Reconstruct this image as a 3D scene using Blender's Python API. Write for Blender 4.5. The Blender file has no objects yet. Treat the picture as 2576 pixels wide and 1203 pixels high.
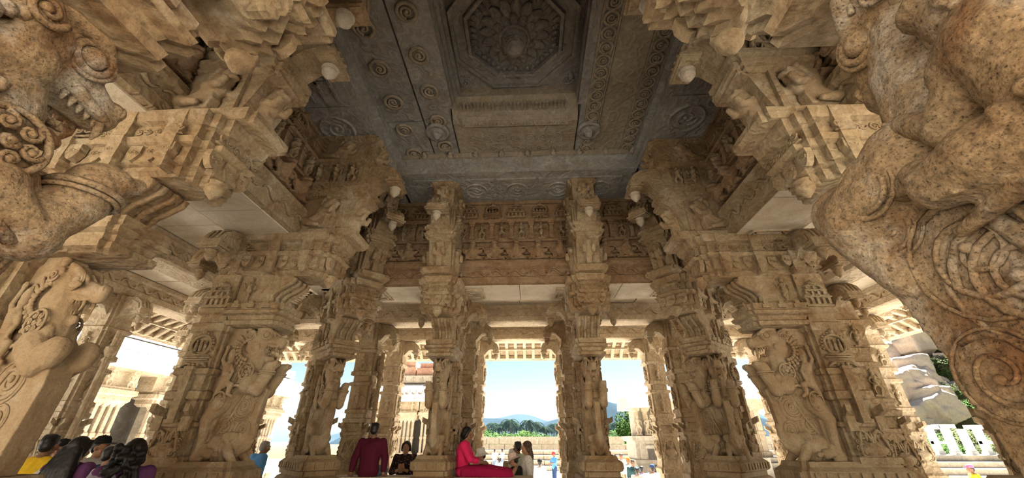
import bpy, bmesh, math, random
import numpy as np
from mathutils import Vector, Matrix, Euler
random.seed(7); np.random.seed(7)
PI = math.pi
S = bpy.context.scene
C = S.collection

# ------------------------------------------------------------------ camera
cam_d = bpy.data.cameras.new('camera'); cam = bpy.data.objects.new('camera', cam_d); C.objects.link(cam)
cam_d.sensor_fit = 'HORIZONTAL'; cam_d.sensor_width = 36.0; cam_d.lens = 36.0*957/2576
cam_d.clip_start = 0.05; cam_d.clip_end = 4000
_r = Vector((.99906, .04333, 0)); _u = Vector((.02033, -.46878, .88308)); _f = Vector((-.03826, .88225, .46922))
cam.matrix_world = Matrix(((_r.x, _u.x, -_f.x, 0), (_r.y, _u.y, -_f.y, 0), (_r.z, _u.z, -_f.z, 0), (0, 0, 0, 1)))
S.camera = cam
# ------------------------------------------------------------------ light
world = bpy.data.worlds.new('sky_world'); S.world = world; world.use_nodes = True
wn = world.node_tree.nodes; wl = world.node_tree.links; wn.clear()
wo = wn.new('ShaderNodeOutputWorld'); wb = wn.new('ShaderNodeBackground'); ws = wn.new('ShaderNodeTexSky')
ws.sky_type = 'NISHITA'; ws.sun_disc = False; ws.sun_elevation = math.radians(58); ws.sun_rotation = math.radians(38)
ws.air_density = 1.0; ws.dust_density = 1.2; ws.ozone_density = 1.0
wb.inputs['Strength'].default_value = 0.038
wl.new(ws.outputs[0], wb.inputs[0]); wl.new(wb.outputs[0], wo.inputs[0])
sun_d = bpy.data.lights.new('sun', 'SUN'); sun = bpy.data.objects.new('sun', sun_d); C.objects.link(sun)
sun_d.energy = 17.0; sun_d.angle = math.radians(0.6); sun_d.color = (1.0, .96, .90)
_sd = Vector((.62*math.cos(math.radians(58)), .785*math.cos(math.radians(58)), math.sin(math.radians(58))))      # high sun over the court, front and to the side
sun.rotation_euler = _sd.to_track_quat('Z', 'Y').to_euler()
S.view_settings.view_transform = 'Standard'; S.view_settings.look = 'None'
S.view_settings.gamma = 1.0; S.view_settings.use_curve_mapping = False
S.view_settings.exposure = 1.8
S.cycles.max_bounces = 8; S.cycles.diffuse_bounces = 5; S.cycles.glossy_bounces = 2; S.cycles.volume_bounces = 1
S.cycles.use_denoising = True; S.cycles.sample_clamp_indirect = 12.0

# ------------------------------------------------------------------ materials
def nd(nt, t, **kw):
    n = nt.nodes.new(t)
    for k, v in kw.items():
        if k in n.inputs.keys(): n.inputs[k].default_value = v
        else: setattr(n, k, v)
    return n
def ramp(nt, fac, stops):
    r = nt.nodes.new('ShaderNodeValToRGB'); nt.links.new(fac, r.inputs[0])
    e = r.color_ramp.elements
    while len(e) > 1: e.remove(e[-1])
    e[0].position = stops[0][0]; e[0].color = (*stops[0][1], 1)
    for p, c in stops[1:]:
        x = e.new(p); x.color = (*c, 1)
    return r.outputs[0]
def mixc(nt, fac, a, b, mode='MIX'):
    m = nt.nodes.new('ShaderNodeMix'); m.data_type = 'RGBA'; m.blend_type = mode
    for sock, v in ((m.inputs[0], fac), (m.inputs[6], a), (m.inputs[7], b)):
        if hasattr(v, 'is_output'): nt.links.new(v, sock)
        else: sock.default_value = v if not isinstance(v, tuple) else (*v, 1)
    return m.outputs[2]
def granite(name, base, alt, rust, pale, rust_amt=.5, pale_amt=.35, speck=1.0, grain=110, carve=0.0, carve_scale=13, rough=.86, bump=.5):
    m = bpy.data.materials.new(name); m.use_nodes = True; nt = m.node_tree; nt.nodes.clear()
    out = nd(nt, 'ShaderNodeOutputMaterial'); bs = nd(nt, 'ShaderNodeBsdfPrincipled', Roughness=rough)
    bs.inputs['Specular IOR Level'].default_value = .25
    geo = nd(nt, 'ShaderNodeNewGeometry'); P = geo.outputs['Position']
    def noi(scale, detail=4, rgh=.55, dist=0.0):
        n = nd(nt, 'ShaderNodeTexNoise', Scale=scale, Detail=detail, Roughness=rgh, Distortion=dist); nt.links.new(P, n.inputs['Vector']); return n.outputs['Fac']
    big = noi(.9, 5, .6, .6); col = mixc(nt, ramp(nt, big, [(.35, (0, 0, 0)), (.65, (1, 1, 1))]), base, alt)
    st = ramp(nt, noi(2.1, 6, .65, 1.2), [(.48, (0, 0, 0)), (.66, (rust_amt,)*3)])
    col = mixc(nt, st, col, rust)
    pl = ramp(nt, noi(3.3, 7, .7, .4), [(.52, (0, 0, 0)), (.68, (pale_amt,)*3)])
    col = mixc(nt, pl, col, pale)
    g1 = noi(grain, 3, .7); g2 = noi(grain*.37, 3, .6)
    sp = ramp(nt, g1, [(.3, (1-.55*speck,)*3), (.47, (1, 1, 1)), (.6, (1, 1, 1)), (.74, (1+.5*speck,)*3)])
    col = mixc(nt, 1.0, col, sp, 'MULTIPLY')
    sp2 = ramp(nt, g2, [(.33, (1-.28*speck,)*3), (.6, (1.06,)*3)])
    col = mixc(nt, 1.0, col, sp2, 'MULTIPLY')
    b1 = nd(nt, 'ShaderNodeBump', Strength=bump, Distance=.006); nt.links.new(g2, b1.inputs['Height'])
    b2 = nd(nt, 'ShaderNodeBump', Strength=bump, Distance=.03); nt.links.new(noi(9, 5, .65), b2.inputs['Height']); nt.links.new(b1.outputs[0], b2.inputs['Normal'])
    nrm = b2.outputs[0]
    if carve <= 0: nt.links.new(col, bs.inputs['Base Color'])
    else:
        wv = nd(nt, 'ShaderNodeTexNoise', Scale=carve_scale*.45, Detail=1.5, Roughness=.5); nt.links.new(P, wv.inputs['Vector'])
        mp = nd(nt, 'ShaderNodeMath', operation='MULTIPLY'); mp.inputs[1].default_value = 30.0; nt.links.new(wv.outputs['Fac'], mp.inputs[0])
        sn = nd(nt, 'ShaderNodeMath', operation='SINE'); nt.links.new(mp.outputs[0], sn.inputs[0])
        b3 = nd(nt, 'ShaderNodeBump', Strength=carve, Distance=.012); nt.links.new(sn.outputs[0], b3.inputs['Height']); nt.links.new(nrm, b3.inputs['Normal'])
        vo = nd(nt, 'ShaderNodeTexVoronoi', Scale=carve_scale, Randomness=.85); nt.links.new(P, vo.inputs['Vector'])
        b4 = nd(nt, 'ShaderNodeBump', Strength=carve*.8, Distance=.025); nt.links.new(vo.outputs['Distance'], b4.inputs['Height']); nt.links.new(b3.outputs[0], b4.inputs['Normal'])
        nrm = b4.outputs[0]
        lime_shade = ramp(nt, sn.outputs[0], [(.0, (.78,)*3), (.5, (1.0,)*3), (1.0, (1.2,)*3)])        # relief shading painted into the colour: hollows darker, ridges lighter with dust
        nt.links.new(mixc(nt, min(1, carve*1.1), col, mixc(nt, 1.0, col, lime_shade, 'MULTIPLY')), bs.inputs['Base Color'])
    nt.links.new(nrm, bs.inputs['Normal']); nt.links.new(bs.outputs[0], out.inputs[0])
    return m
def plain(name, col, rough=.8, var=.12, scale=18, spec=.2, pattern=None):
    m = bpy.data.materials.new(name); m.use_nodes = True; nt = m.node_tree; nt.nodes.clear()
    out = nd(nt, 'ShaderNodeOutputMaterial'); bs = nd(nt, 'ShaderNodeBsdfPrincipled', Roughness=rough)
    bs.inputs['Specular IOR Level'].default_value = spec
    tc = nd(nt, 'ShaderNodeTexCoord')
    n = nd(nt, 'ShaderNodeTexNoise', Scale=scale, Detail=4); nt.links.new(tc.outputs['Object'], n.inputs['Vector'])
    a = tuple(max(0, c*(1-var)) for c in col); b = tuple(min(1, c*(1+var)) for c in col)
    c = ramp(nt, n.outputs['Fac'], [(.3, a), (.7, b)])
    if pattern:
        vo = nd(nt, 'ShaderNodeTexVoronoi', Scale=pattern[1]); nt.links.new(tc.outputs['Object'], vo.inputs['Vector'])
        c = mixc(nt, ramp(nt, vo.outputs['Distance'], [(pattern[2], (1, 1, 1)), (pattern[2]+.06, (0, 0, 0))]), c, pattern[0])
    nt.links.new(c, bs.inputs['Base Color'])
    b1 = nd(nt, 'ShaderNodeBump', Strength=.3, Distance=.01); nt.links.new(n.outputs['Fac'], b1.inputs['Height']); nt.links.new(b1.outputs[0], bs.inputs['Normal'])
    nt.links.new(bs.outputs[0], out.inputs[0]); return m
M = {}
WARM = dict(base=(.255, .172, .092), alt=(.335, .265, .17), rust=(.155, .075, .028), pale=(.48, .43, .33))
M['stone'] = granite('warm_granite', **WARM, rust_amt=.55, pale_amt=.4, speck=.6)
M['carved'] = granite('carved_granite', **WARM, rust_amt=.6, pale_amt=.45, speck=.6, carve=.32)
M['statue'] = granite('statue_granite', base=(.27, .172, .086), alt=(.345, .255, .155), rust=(.175, .073, .025), pale=(.49, .44, .36), rust_amt=.85, pale_amt=.85, speck=1.45, grain=150)
M['statue_far'] = granite('weathered_statue_granite', base=(.27, .18, .098), alt=(.345, .27, .175), rust=(.165, .08, .03), pale=(.48, .43, .34), rust_amt=.6, pale_amt=.4, speck=.45, grain=110)
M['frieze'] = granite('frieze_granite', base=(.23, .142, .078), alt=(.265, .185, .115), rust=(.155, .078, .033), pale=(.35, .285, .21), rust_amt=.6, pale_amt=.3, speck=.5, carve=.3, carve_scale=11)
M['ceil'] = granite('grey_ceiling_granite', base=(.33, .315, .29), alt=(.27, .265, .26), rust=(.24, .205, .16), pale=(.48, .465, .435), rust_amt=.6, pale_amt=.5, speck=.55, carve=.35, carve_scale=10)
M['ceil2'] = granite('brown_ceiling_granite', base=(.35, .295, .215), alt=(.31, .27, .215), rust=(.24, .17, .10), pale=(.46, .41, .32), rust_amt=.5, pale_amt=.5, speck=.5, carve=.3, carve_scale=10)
M['light'] = granite('cream_granite', base=(.50, .43, .32), alt=(.55, .49, .40), rust=(.38, .28, .17), pale=(.66, .62, .54), rust_amt=.5, pale_amt=.6, speck=.25, carve=0)
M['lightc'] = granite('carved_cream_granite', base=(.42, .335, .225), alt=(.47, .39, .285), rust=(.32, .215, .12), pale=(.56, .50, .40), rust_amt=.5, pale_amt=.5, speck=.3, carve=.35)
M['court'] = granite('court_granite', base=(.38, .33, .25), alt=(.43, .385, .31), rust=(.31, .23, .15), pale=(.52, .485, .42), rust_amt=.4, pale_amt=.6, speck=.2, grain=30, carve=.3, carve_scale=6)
M['plaster'] = granite('white_plaster', base=(.56, .55, .52), alt=(.62, .61, .59), rust=(.44, .41, .35), pale=(.68, .68, .67), rust_amt=.4, pale_amt=.6, speck=.1, grain=30)
M['shade'] = granite('recess_shade_stone', base=(.10, .09, .08), alt=(.13, .12, .10), rust=(.15, .12, .09), pale=(.3, .28, .25), speck=.2, grain=30)  # dark copy of the stone, paints shade into doorways, slots and inner walls
M['bud'] = granite('pale_bud_stone', base=(.36, .31, .24), alt=(.40, .34, .27), rust=(.30, .21, .13), pale=(.5, .46, .40), rust_amt=.3, pale_amt=.6, speck=.4)

# ------------------------------------------------------------------ mesh builder
class MB:
    def __init__(s): s.v = []; s.f = []
    def add(s, vs, fs):
        o = len(s.v); s.v += [tuple(map(float, p)) for p in vs]; s.f += [tuple(i+o for i in f) for f in fs]; return s
    def bx(s, x0, x1, y0, y1, z0, z1):
        return s.add([(x0, y0, z0), (x1, y0, z0), (x1, y1, z0), (x0, y1, z0), (x0, y0, z1), (x1, y0, z1), (x1, y1, z1), (x0, y1, z1)],
                     [(0, 3, 2, 1), (4, 5, 6, 7), (0, 1, 5, 4), (1, 2, 6, 5), (2, 3, 7, 6), (3, 0, 4, 7)])
    def cbx(s, c, d, ch=.15):
        """box with chamfered edges round z (octagonal plan)"""
        x, y, z = c; a, b, h = d[0]/2, d[1]/2, d[2]/2; k = ch*min(a, b)
        pl = [(-a+k, -b), (a-k, -b), (a, -b+k), (a, b-k), (a-k, b), (-a+k, b), (-a, b-k), (-a, -b+k)]
        return s.loft([(x+p, y+q) for p, q in pl], [(z-h, 0), (z+h, 0)])
    def loft(s, poly, levels, capb=True, capt=True):
        """stack of rings: poly (CCW) offset outwards by o at each height: levels [(z, o)...]"""
        n = len(poly); P = [Vector(p) for p in poly]; mit = []
        for i in range(n):
            a = (P[i]-P[i-1]).normalized(); b = (P[(i+1) % n]-P[i]).normalized()
            na = Vector((a.y, -a.x)); nb = Vector((b.y, -b.x)); t = na+nb; d = 1+na.dot(nb)
            mit.append(t/max(d, .35))
        vs = []; fs = []
        for (z, o) in levels:
            for i in range(n): q = P[i]+mit[i]*o; vs.append((q.x, q.y, z))
        for k in range(len(levels)-1):
            for i in range(n):
                j = (i+1) % n; fs.append((k*n+i, k*n+j, (k+1)*n+j, (k+1)*n+i))
        if capb: fs.append(tuple(range(n-1, -1, -1)))
        if capt: fs.append(tuple(range((len(levels)-1)*n, len(levels)*n)))
        return s.add(vs, fs)
    def prism(s, poly, a0, a1, axis='y'):
        """poly in the plane across axis, extruded a0..a1 along it"""
        def mk(p, a): return (p[0], a, p[1]) if axis == 'y' else ((a, p[0], p[1]) if axis == 'x' else (p[0], p[1], a))
        n = len(poly); vs = [mk(p, a0) for p in poly]+[mk(p, a1) for p in poly]
        fs = [(i, (i+1) % n, n+(i+1) % n, n+i) for i in range(n)]+[tuple(range(n-1, -1, -1)), tuple(range(n, 2*n))]
        return s.add(vs, fs)
    def lathe(s, prof, c=(0, 0, 0), n=12, axis='z', flat=1.0):
        vs = []; fs = []
        for r, z in prof:
            for i in range(n):
                a = 2*PI*i/n; p = (r*math.cos(a), r*math.sin(a)*flat, z)
                if axis == 'y': p = (p[0], p[2], p[1])
                if axis == 'x': p = (p[2], p[0], p[1])
                vs.append((p[0]+c[0], p[1]+c[1], p[2]+c[2]))
        m = len(prof)
        for k in range(m-1):
            for i in range(n):
                j = (i+1) % n; fs.append((k*n+i, k*n+j, (k+1)*n+j, (k+1)*n+i))
        fs.append(tuple(range(n-1, -1, -1))); fs.append(tuple(range((m-1)*n, m*n)))
        return s.add(vs, fs)
    def tube(s, pts, rad, n=8, flat=None):
        pts = [Vector(p) for p in pts]; m = len(pts)
        if not hasattr(rad, '__len__'): rad = [rad]*m
        vs = []; fs = []; up = Vector((0, 0, 1)); prev = None
        for k in range(m):
            t = (pts[min(k+1, m-1)]-pts[max(k-1, 0)]).normalized()
            if prev is None:
                a = t.cross(up if abs(t.dot(up)) < .9 else Vector((1, 0, 0))).normalized()
            else:
                a = (prev-t*prev.dot(t)); a = a.normalized() if a.length > 1e-6 else t.orthogonal().normalized()
            prev = a; b = t.cross(a)
            for i in range(n):
                g = 2*PI*i/n; q = pts[k]+a*(rad[k]*math.cos(g))+b*(rad[k]*math.sin(g)); vs.append(tuple(q))
        for k in range(m-1):
            for i in range(n):
                j = (i+1) % n; fs.append((k*n+i, k*n+j, (k+1)*n+j, (k+1)*n+i))
        fs.append(tuple(range(n-1, -1, -1))); fs.append(tuple(range((m-1)*n, m*n)))
        return s.add(vs, fs)
    def ball(s, c, r, n=10, rot=None):
        if not hasattr(r, '__len__'): r = (r, r, r)
        vs = []; fs = []; m = max(4, n//2+1)
        R = Euler(rot).to_matrix() if rot else None
        def put(p):
            p = Vector((p[0]*r[0], p[1]*r[1], p[2]*r[2]))
            if R: p = R @ p
            vs.append((p.x+c[0], p.y+c[1], p.z+c[2]))
        put((0, 0, -1))
        for k in range(1, m):
            t = -PI/2+PI*k/m
            for i in range(n): a = 2*PI*i/n; put((math.cos(t)*math.cos(a), math.cos(t)*math.sin(a), math.sin(t)))
        put((0, 0, 1)); top = len(vs)-1
        for i in range(n): fs.append((0, 1+(i+1) % n, 1+i))
        for k in range(m-2):
            for i in range(n):
                j = (i+1) % n; a = 1+k*n; fs.append((a+i, a+j, a+n+j, a+n+i))
        a = 1+(m-2)*n
        for i in range(n): fs.append((a+i, a+(i+1) % n, top))
        return s.add(vs, fs)
    def limb(s, pts, rad, n=10):
        """tapered chain with round ends"""
        s.tube(pts, rad, n)
        for p, r in zip(pts, rad if hasattr(rad, '__len__') else [rad]*len(pts)): s.ball(p, r, n)
        return s
    def torus(s, c, R, r, axis='z', n=16, k=6, sq=1.0):
        vs = []; fs = []
        for i in range(n):
            a = 2*PI*i/n
            for j in range(k):
                b = 2*PI*j/k; x = (R+r*math.cos(b))*math.cos(a); y = (R+r*math.cos(b))*math.sin(a)*sq; z = r*math.sin(b)
                p = {'z': (x, y, z), 'y': (x, z, y), 'x': (z, x, y)}[axis]; vs.append((p[0]+c[0], p[1]+c[1], p[2]+c[2]))
        for i in range(n):
            for j in range(k):
                fs.append((i*k+j, ((i+1) % n)*k+j, ((i+1) % n)*k+(j+1) % k, i*k+(j+1) % k))
        return s.add(vs, fs)
    def spiral(s, c, r0, turns, th, axis='y', sgn=1, ph=0, n=None, k=6, flatten=1.0):
        n = n or int(14*turns)+4; pts = []; rr = []
        for i in range(n):
            t = i/(n-1); a = ph+sgn*2*PI*turns*t; r = r0*(1-.86*t)
            x, z = r*math.cos(a), r*math.sin(a)*flatten
            p = {'y': (x, 0, z), 'x': (0, x, z), 'z': (x, z, 0)}[axis]
            pts.append((c[0]+p[0], c[1]+p[1], c[2]+p[2])); rr.append(th*(1-.35*t))
        s.tube(pts, rr, k); s.ball(pts[-1], th*1.5, 6)
        return s
    def xf(s, mat):
        s.v = [tuple(mat @ Vector(p)) for p in s.v]; return s
    def mesh(s, name, mat, smooth=False):
        me = bpy.data.meshes.new(name); me.from_pydata(s.v, [], s.f)
        bm = bmesh.new(); bm.from_mesh(me); bmesh.ops.recalc_face_normals(bm, faces=bm.faces); bm.to_mesh(me); bm.free()
        if mat is not None: me.materials.append(M[mat] if isinstance(mat, str) else mat)
        if smooth: me.polygons.foreach_set('use_smooth', [True]*len(me.polygons))
        me.update(); return me
    def build(s, name, mat, parent=None, smooth=False, **kw):
        return link(name, s.mesh(name, mat, smooth), parent, **kw)
def link(name, me, parent=None, loc=None, rot=None, scale=None):
    o = bpy.data.objects.new(name, me); C.objects.link(o)
    if parent is not None: o.parent = parent
    if loc is not None: o.location = loc
    if rot is not None: o.rotation_euler = rot
    if scale is not None: o.scale = scale if hasattr(scale, '__len__') else (scale,)*3
    return o
def empty(name, loc=(0, 0, 0), rz=0):
    o = bpy.data.objects.new(name, None); C.objects.link(o); o.location = loc; o.rotation_euler = (0, 0, rz); o.empty_display_size = .1
    return o
def tag(o, label, cat, group=None, kind=None):
    o['label'] = label; o['category'] = cat
    if group: o['group'] = group
    if kind: o['kind'] = kind
    return o
def copy_tree(o, parent=None):
    c = o.copy(); C.objects.link(c); c.parent = parent
    for ch in list(o.children): copy_tree(ch, c)
    return c
def sculpt(mb, name, mat, voxel=.02, smooth=4, rough=0.0, rscale=.12):
    """fuse overlapping closed pieces into one continuous surface"""
    me = mb.mesh(name+'_raw', None)
    o = bpy.data.objects.new(name+'_raw', me); C.objects.link(o)
    r = o.modifiers.new('r', 'REMESH'); r.mode = 'VOXEL'; r.voxel_size = voxel; r.adaptivity = 0
    if smooth:
        q = o.modifiers.new('s', 'SMOOTH'); q.factor = .5; q.iterations = smooth
    if rough:
        tx = bpy.data.textures.new(name+'_wear', 'CLOUDS'); tx.noise_scale = rscale; tx.noise_depth = 3
        d = o.modifiers.new('d', 'DISPLACE'); d.texture = tx; d.strength = rough; d.mid_level = .5; d.texture_coords = 'LOCAL'
    dg = bpy.context.evaluated_depsgraph_get(); dg.update()
    out = bpy.data.meshes.new_from_object(o.evaluated_get(dg), depsgraph=dg)
    bpy.data.objects.remove(o); bpy.data.meshes.remove(me)
    out.name = name; out.materials.clear(); out.materials.append(M[mat] if isinstance(mat, str) else mat)
    out.polygons.foreach_set('use_smooth', [True]*len(out.polygons)); out.update()
    return out
def redent(u0, u1, v0, v1, d=.05, steps=1):
    """rectangle with stepped-in corners, CCW"""
    pts = []
    for (cx, cy, sx, sy) in ((u0, v0, 1, 1), (u1, v0, -1, 1), (u1, v1, -1, -1), (u0, v1, 1, -1)):
        q = []
        for k in range(steps, 0, -1):
            q += [(cx+sx*d*(steps-k), cy+sy*d*k), (cx+sx*d*(steps-k+1), cy+sy*d*k)]
        q.append((cx+sx*d*steps, cy))
        if (sx, sy) in ((-1, 1), (1, -1)): q = q[::-1]
        pts += q
    return pts

# ================================================================== the hall: floor, beams, friezes, ceiling
def structure(o, label, cat): return tag(o, label, cat, kind='structure')
fl = empty('floor', (0, 0, -1.6)); structure(fl, 'worn granite floor of the pillared hall', 'floor')
slabm = MB().bx(0, 1.48, 0, 1.48, -.3, 0).mesh('floor_slab', 'light')
for i in range(12):
    for j in range(9):
        o = link('floor_slab', slabm, fl, loc=(-9+1.5*i, -1+1.5*j, -.012*random.random()))
FX0, FX1, FY0, FY1 = -9.0, 9.0, -4.0, 12.5

# --- wall friezes above the pillars -------------------------------------------------
def tower_relief(w=.3, h=.5, dep=.05):
    """little shrine tower, x across, -y outwards, z up"""
    m = MB(); z = 0
    m.bx(-w*.5, w*.5, -dep, .02, 0, h*.06); m.bx(-w*.44, w*.44, -dep*.8, .02, h*.06, h*.1)
    z = h*.1; tw = w
    for t in range(3):
        hh = h*(.3, .2, .15)[t]; k = (5, 4, 3)[t]
        for i in range(k):
            x = -tw*.42+tw*.84*i/(k-1); m.bx(x-tw*.05, x+tw*.05, -dep*.85, .02, z, z+hh*.7)
        m.bx(-tw*.36, tw*.36, -dep*.3, .02, z, z+hh*.7)
        m.bx(-tw*.52, tw*.52, -dep*1.15, .02, z+hh*.7, z+hh*.82); m.bx(-tw*.46, tw*.46, -dep*.9, .02, z+hh*.82, z+hh)
        for i in (-1, 0, 1): m.torus((i*tw*.3, -dep*.95, z+hh*.86), tw*.07, tw*.025, 'y', 8, 4)
        z += hh; tw *= .8
    m.ball((0, -.01, z+h*.05), (tw*.42, dep, h*.11), 10); m.lathe([(.01, z+h*.12), (tw*.1, z+h*.15), (.004, z+h*.22)], (0, -dep*.4, 0), 6)
    return m
def arch_relief(w=.28, h=.42, dep=.045):
    m = MB(); r = w*.36; zc = h*.62
    m.torus((0, -dep*.4, zc), r, r*.16, 'y', 20, 6)
    for i in range(15):
        a = -.35+(PI+.7)*i/14; m.ball(((r*1.22)*math.cos(a), -dep*.3, zc+(r*1.22)*math.sin(a)), r*.14, 6)
    m.bx(-r*.9, r*.9, -dep*.15, .02, zc-r*.6, zc+r*.5)
    for i in (-1, 0, 1): m.limb([(i*r*.5, -dep*.35, zc-r*.5), (i*r*.5, -dep*.4, zc+r*.2)], [r*.17, r*.13], 6); m.ball((i*r*.5, -dep*.4, zc+r*.42), r*.13, 6)
    m.ball((0, -dep*.5, zc+r*1.3), (r*.26, dep*.6, r*.3), 8)
    for k, (zz, ww) in enumerate(((.30, .42), (.24, .5), (.18, .42), (.10, .38))): m.bx(-w*ww, w*ww, -dep*(.9-.15*k), .02, h*zz, h*zz+h*.045)
    for s in (-1, 1): m.limb([(s*w*.18, -dep*.4, h*.1), (s*w*.36, -dep*.5, h*.08), (s*w*.46, -dep*.4, h*.0)], [.016, .02, .012], 6)
    for i in (-1, 0, 1): m.ball((i*w*.16, -dep*.4, h*.06), (w*.07, dep*.5, h*.06), 6)
    return m
def vase_relief(w=.34, h=.36, dep=.05):
    m = MB()
    m.lathe([(.06*w/.3, 0), (.09*w/.3, h*.06), (.05*w/.3, h*.12), (.10*w/.3, h*.2), (.135*w/.3, h*.34), (.10*w/.3, h*.46), (.055*w/.3, h*.5), (.085*w/.3, h*.54)], (0, 0, 0), 14, flat=dep/.13)
    for s in (-1, 1):
        pts = [(s*w*(.02+.42*t), -dep*.5, h*(.56+.34*math.sin(PI*t*.9)-.62*max(0, t-.62)*1.6)) for t in [i/9 for i in range(10)]]
        m.limb(pts, [.02-.0006*i for i in range(10)], 6)
        for i in (3, 5, 7, 8): m.spiral((pts[i][0]+s*.03, -dep*.4, pts[i][2]-.03), .035, 1.2, .009, 'y', s, n=12)
        m.spiral((s*w*.3, -dep*.4, h*.25), .06, 1.6, .012, 'y', -s)
    m.ball((0, -dep*.4, h*.66), (w*.06, dep*.5, h*.13), 8)
    for i in range(-2, 3): m.ball((i*.03, -dep*.5, h*(.74-.02*abs(i))), (.014, .02, .05), 6)
    return m
def figure_relief(h=.4, pose=0):
    """small carved dancer standing against a panel"""
    m = MB(); k = h/.4; s = 1 if pose % 2 else -1
    def P(x, z, y=-.03): return (x*k, y*k, z*k)
    m.limb([P(.0, .17), P(.005*s, .22), P(0, .27)], [.042*k, .032*k, .045*k], 8)
    m.ball(P(0, .345, -.035), (.028*k, .03*k, .034*k), 8); m.lathe([(.03*k, .365*k), (.024*k, .39*k), (.008*k, .42*k)], (0, -.03*k, 0), 8)
    m.limb([P(-.022, .16), P(-.035*s-.02, .09), P(-.02-.01*s, .0)], [.03*k, .022*k, .014*k], 7)
    m.limb([P(.022, .16), P(.05*s+.02, .1), P(.03, .0)], [.03*k, .022*k, .014*k], 7)
    m.limb([P(-.045, .28), P(-.085, .22), P(-.07+.04*s, .31 if pose > 1 else .16)], [.018*k, .014*k, .01*k], 6)
    m.limb([P(.045, .28), P(.09, .25), P(.075, .18 if pose > 1 else .33)], [.018*k, .014*k, .01*k], 6)
    m.bx(-.08*k, .08*k, -.04*k, .02, -.03*k, 0)
    return m
fig_me = [sculpt(figure_relief(.4, p), 'figure_relief', 'carved', .008, 1) for p in range(4)]
tower_me = tower_relief(.36, .62, .07).mesh('shrine_tower', 'frieze')
kudu_me = arch_relief(.36, .44, .07).mesh('arch_niche', 'frieze', True)
def yali_rosette():
    m = MB(); m.ball((0, -.02, .2), (.12, .07, .16), 10)
    for s in (-1, 1):
        m.spiral((s*.13, -.04, .2), .1, 1.5, .022, 'y', s); m.spiral((s*.1, -.04, .06), .07, 1.3, .018, 'y', -s)
    m.ball((0, -.07, .3), (.06, .05, .06), 8); m.lathe([(.05, .34), (.07, .38), (.03, .44)], (0, -.05, 0), 8)
    m.bx(-.2, .2, -.04, .02, 0, .03); return m
makara_me = sculpt(yali_rosette(), 'scroll_crest', 'frieze', .014, 1)
pil_me = MB().bx(-.05, .05, -.05, .02, 0, .05).bx(-.035, .035, -.04, .02, .05, .3).bx(-.05, .05, -.05, .02, .3, .34).bx(-.065, .065, -.06, .02, .34, .38).mesh('pilaster', 'frieze')
def frieze(name, length, loc, rz, label, seed):
    """wall above the lintel, local x along the wall 0..length, -y into the nave, z 0..1.5"""
    rr = random.Random(seed)
    w = empty(name, loc, rz); structure(w, label, 'wall')
    MB().bx(0, length, 0, .38, 0, 1.52).build('wall_body', 'frieze', w)
    m = MB().bx(0, length, -.10, 0, .0, .07).bx(0, length, -.05, 0, .07, .12)
    m.build('wall_base', 'frieze', w)
    n = int(length/.26); dm = MB().bx(-.07, .07, -.115, -.09, .0, .035).mesh('dentil_slot', 'shade')  # dark blocks painted as the shade in the slots
    for i in range(n): link('dentil_slot', dm, w, loc=((i+.5)*length/n, 0, 0))
    for k in range(3): MB().bx(0, length, -.045-.02*(k % 2), 0, .17+.07*k, .215+.07*k).build('ledge_band', 'frieze', w)
    n = max(2, round(length/.42))
    for i in range(n): link('scroll_crest', makara_me, w, loc=((i+.5)*length/n, -.05, .12), scale=(1, 1.7, .85))
    MB().bx(0, length, -.06, 0, .52, .57).build('ledge_band', 'frieze', w)
    n = max(4, round(length/.2))
    for i in range(n):
        x = (i+.5)*length/n
        if i % 2: link('pilaster', pil_me, w, loc=(x, 0, .57), scale=(1, 1.9, 1))
        else: link('figure_relief', fig_me[rr.randrange(4)], w, loc=(x, -.005, .59), scale=(.9, 2.2, .85))
    MB().bx(0, length, -.10, 0, .95, 1.0).bx(0, length, -.07, 0, 1.0, 1.04).build('ledge_band', 'frieze', w)
    n = max(2, round(length/.48))
    for i in range(n):
        x = (i+.5)*length/n; link('shrine_tower' if i % 2 == 0 else 'arch_niche', tower_me if i % 2 == 0 else kudu_me, w, loc=(x, 0, 1.04), scale=(1.05, 1.9, .62 if i % 2 == 0 else .82))
    MB().bx(0, length, -.05, 0, 1.42, 1.52).build('top_band', 'frieze', w)
    return w
frieze('wall_back', 6.4, (-3.4, 6.78, 3.0), 0, 'carved shrine frieze above the arcade opening to the court', 1)
frieze('wall_left', 6.4, (-3.4, .4, 3.0), PI/2, 'carved shrine frieze above the pillars by the group of visitors', 2)
frieze('wall_right', 6.4, (3.0, 6.8, 3.0), -PI/2, 'carved shrine frieze above the pillars on the rocky hill side', 3)
frieze('wall_front', 6.4, (3.0, .8, 3.0), PI, 'carved shrine frieze above the entrance pair of pillars', 4)

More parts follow.
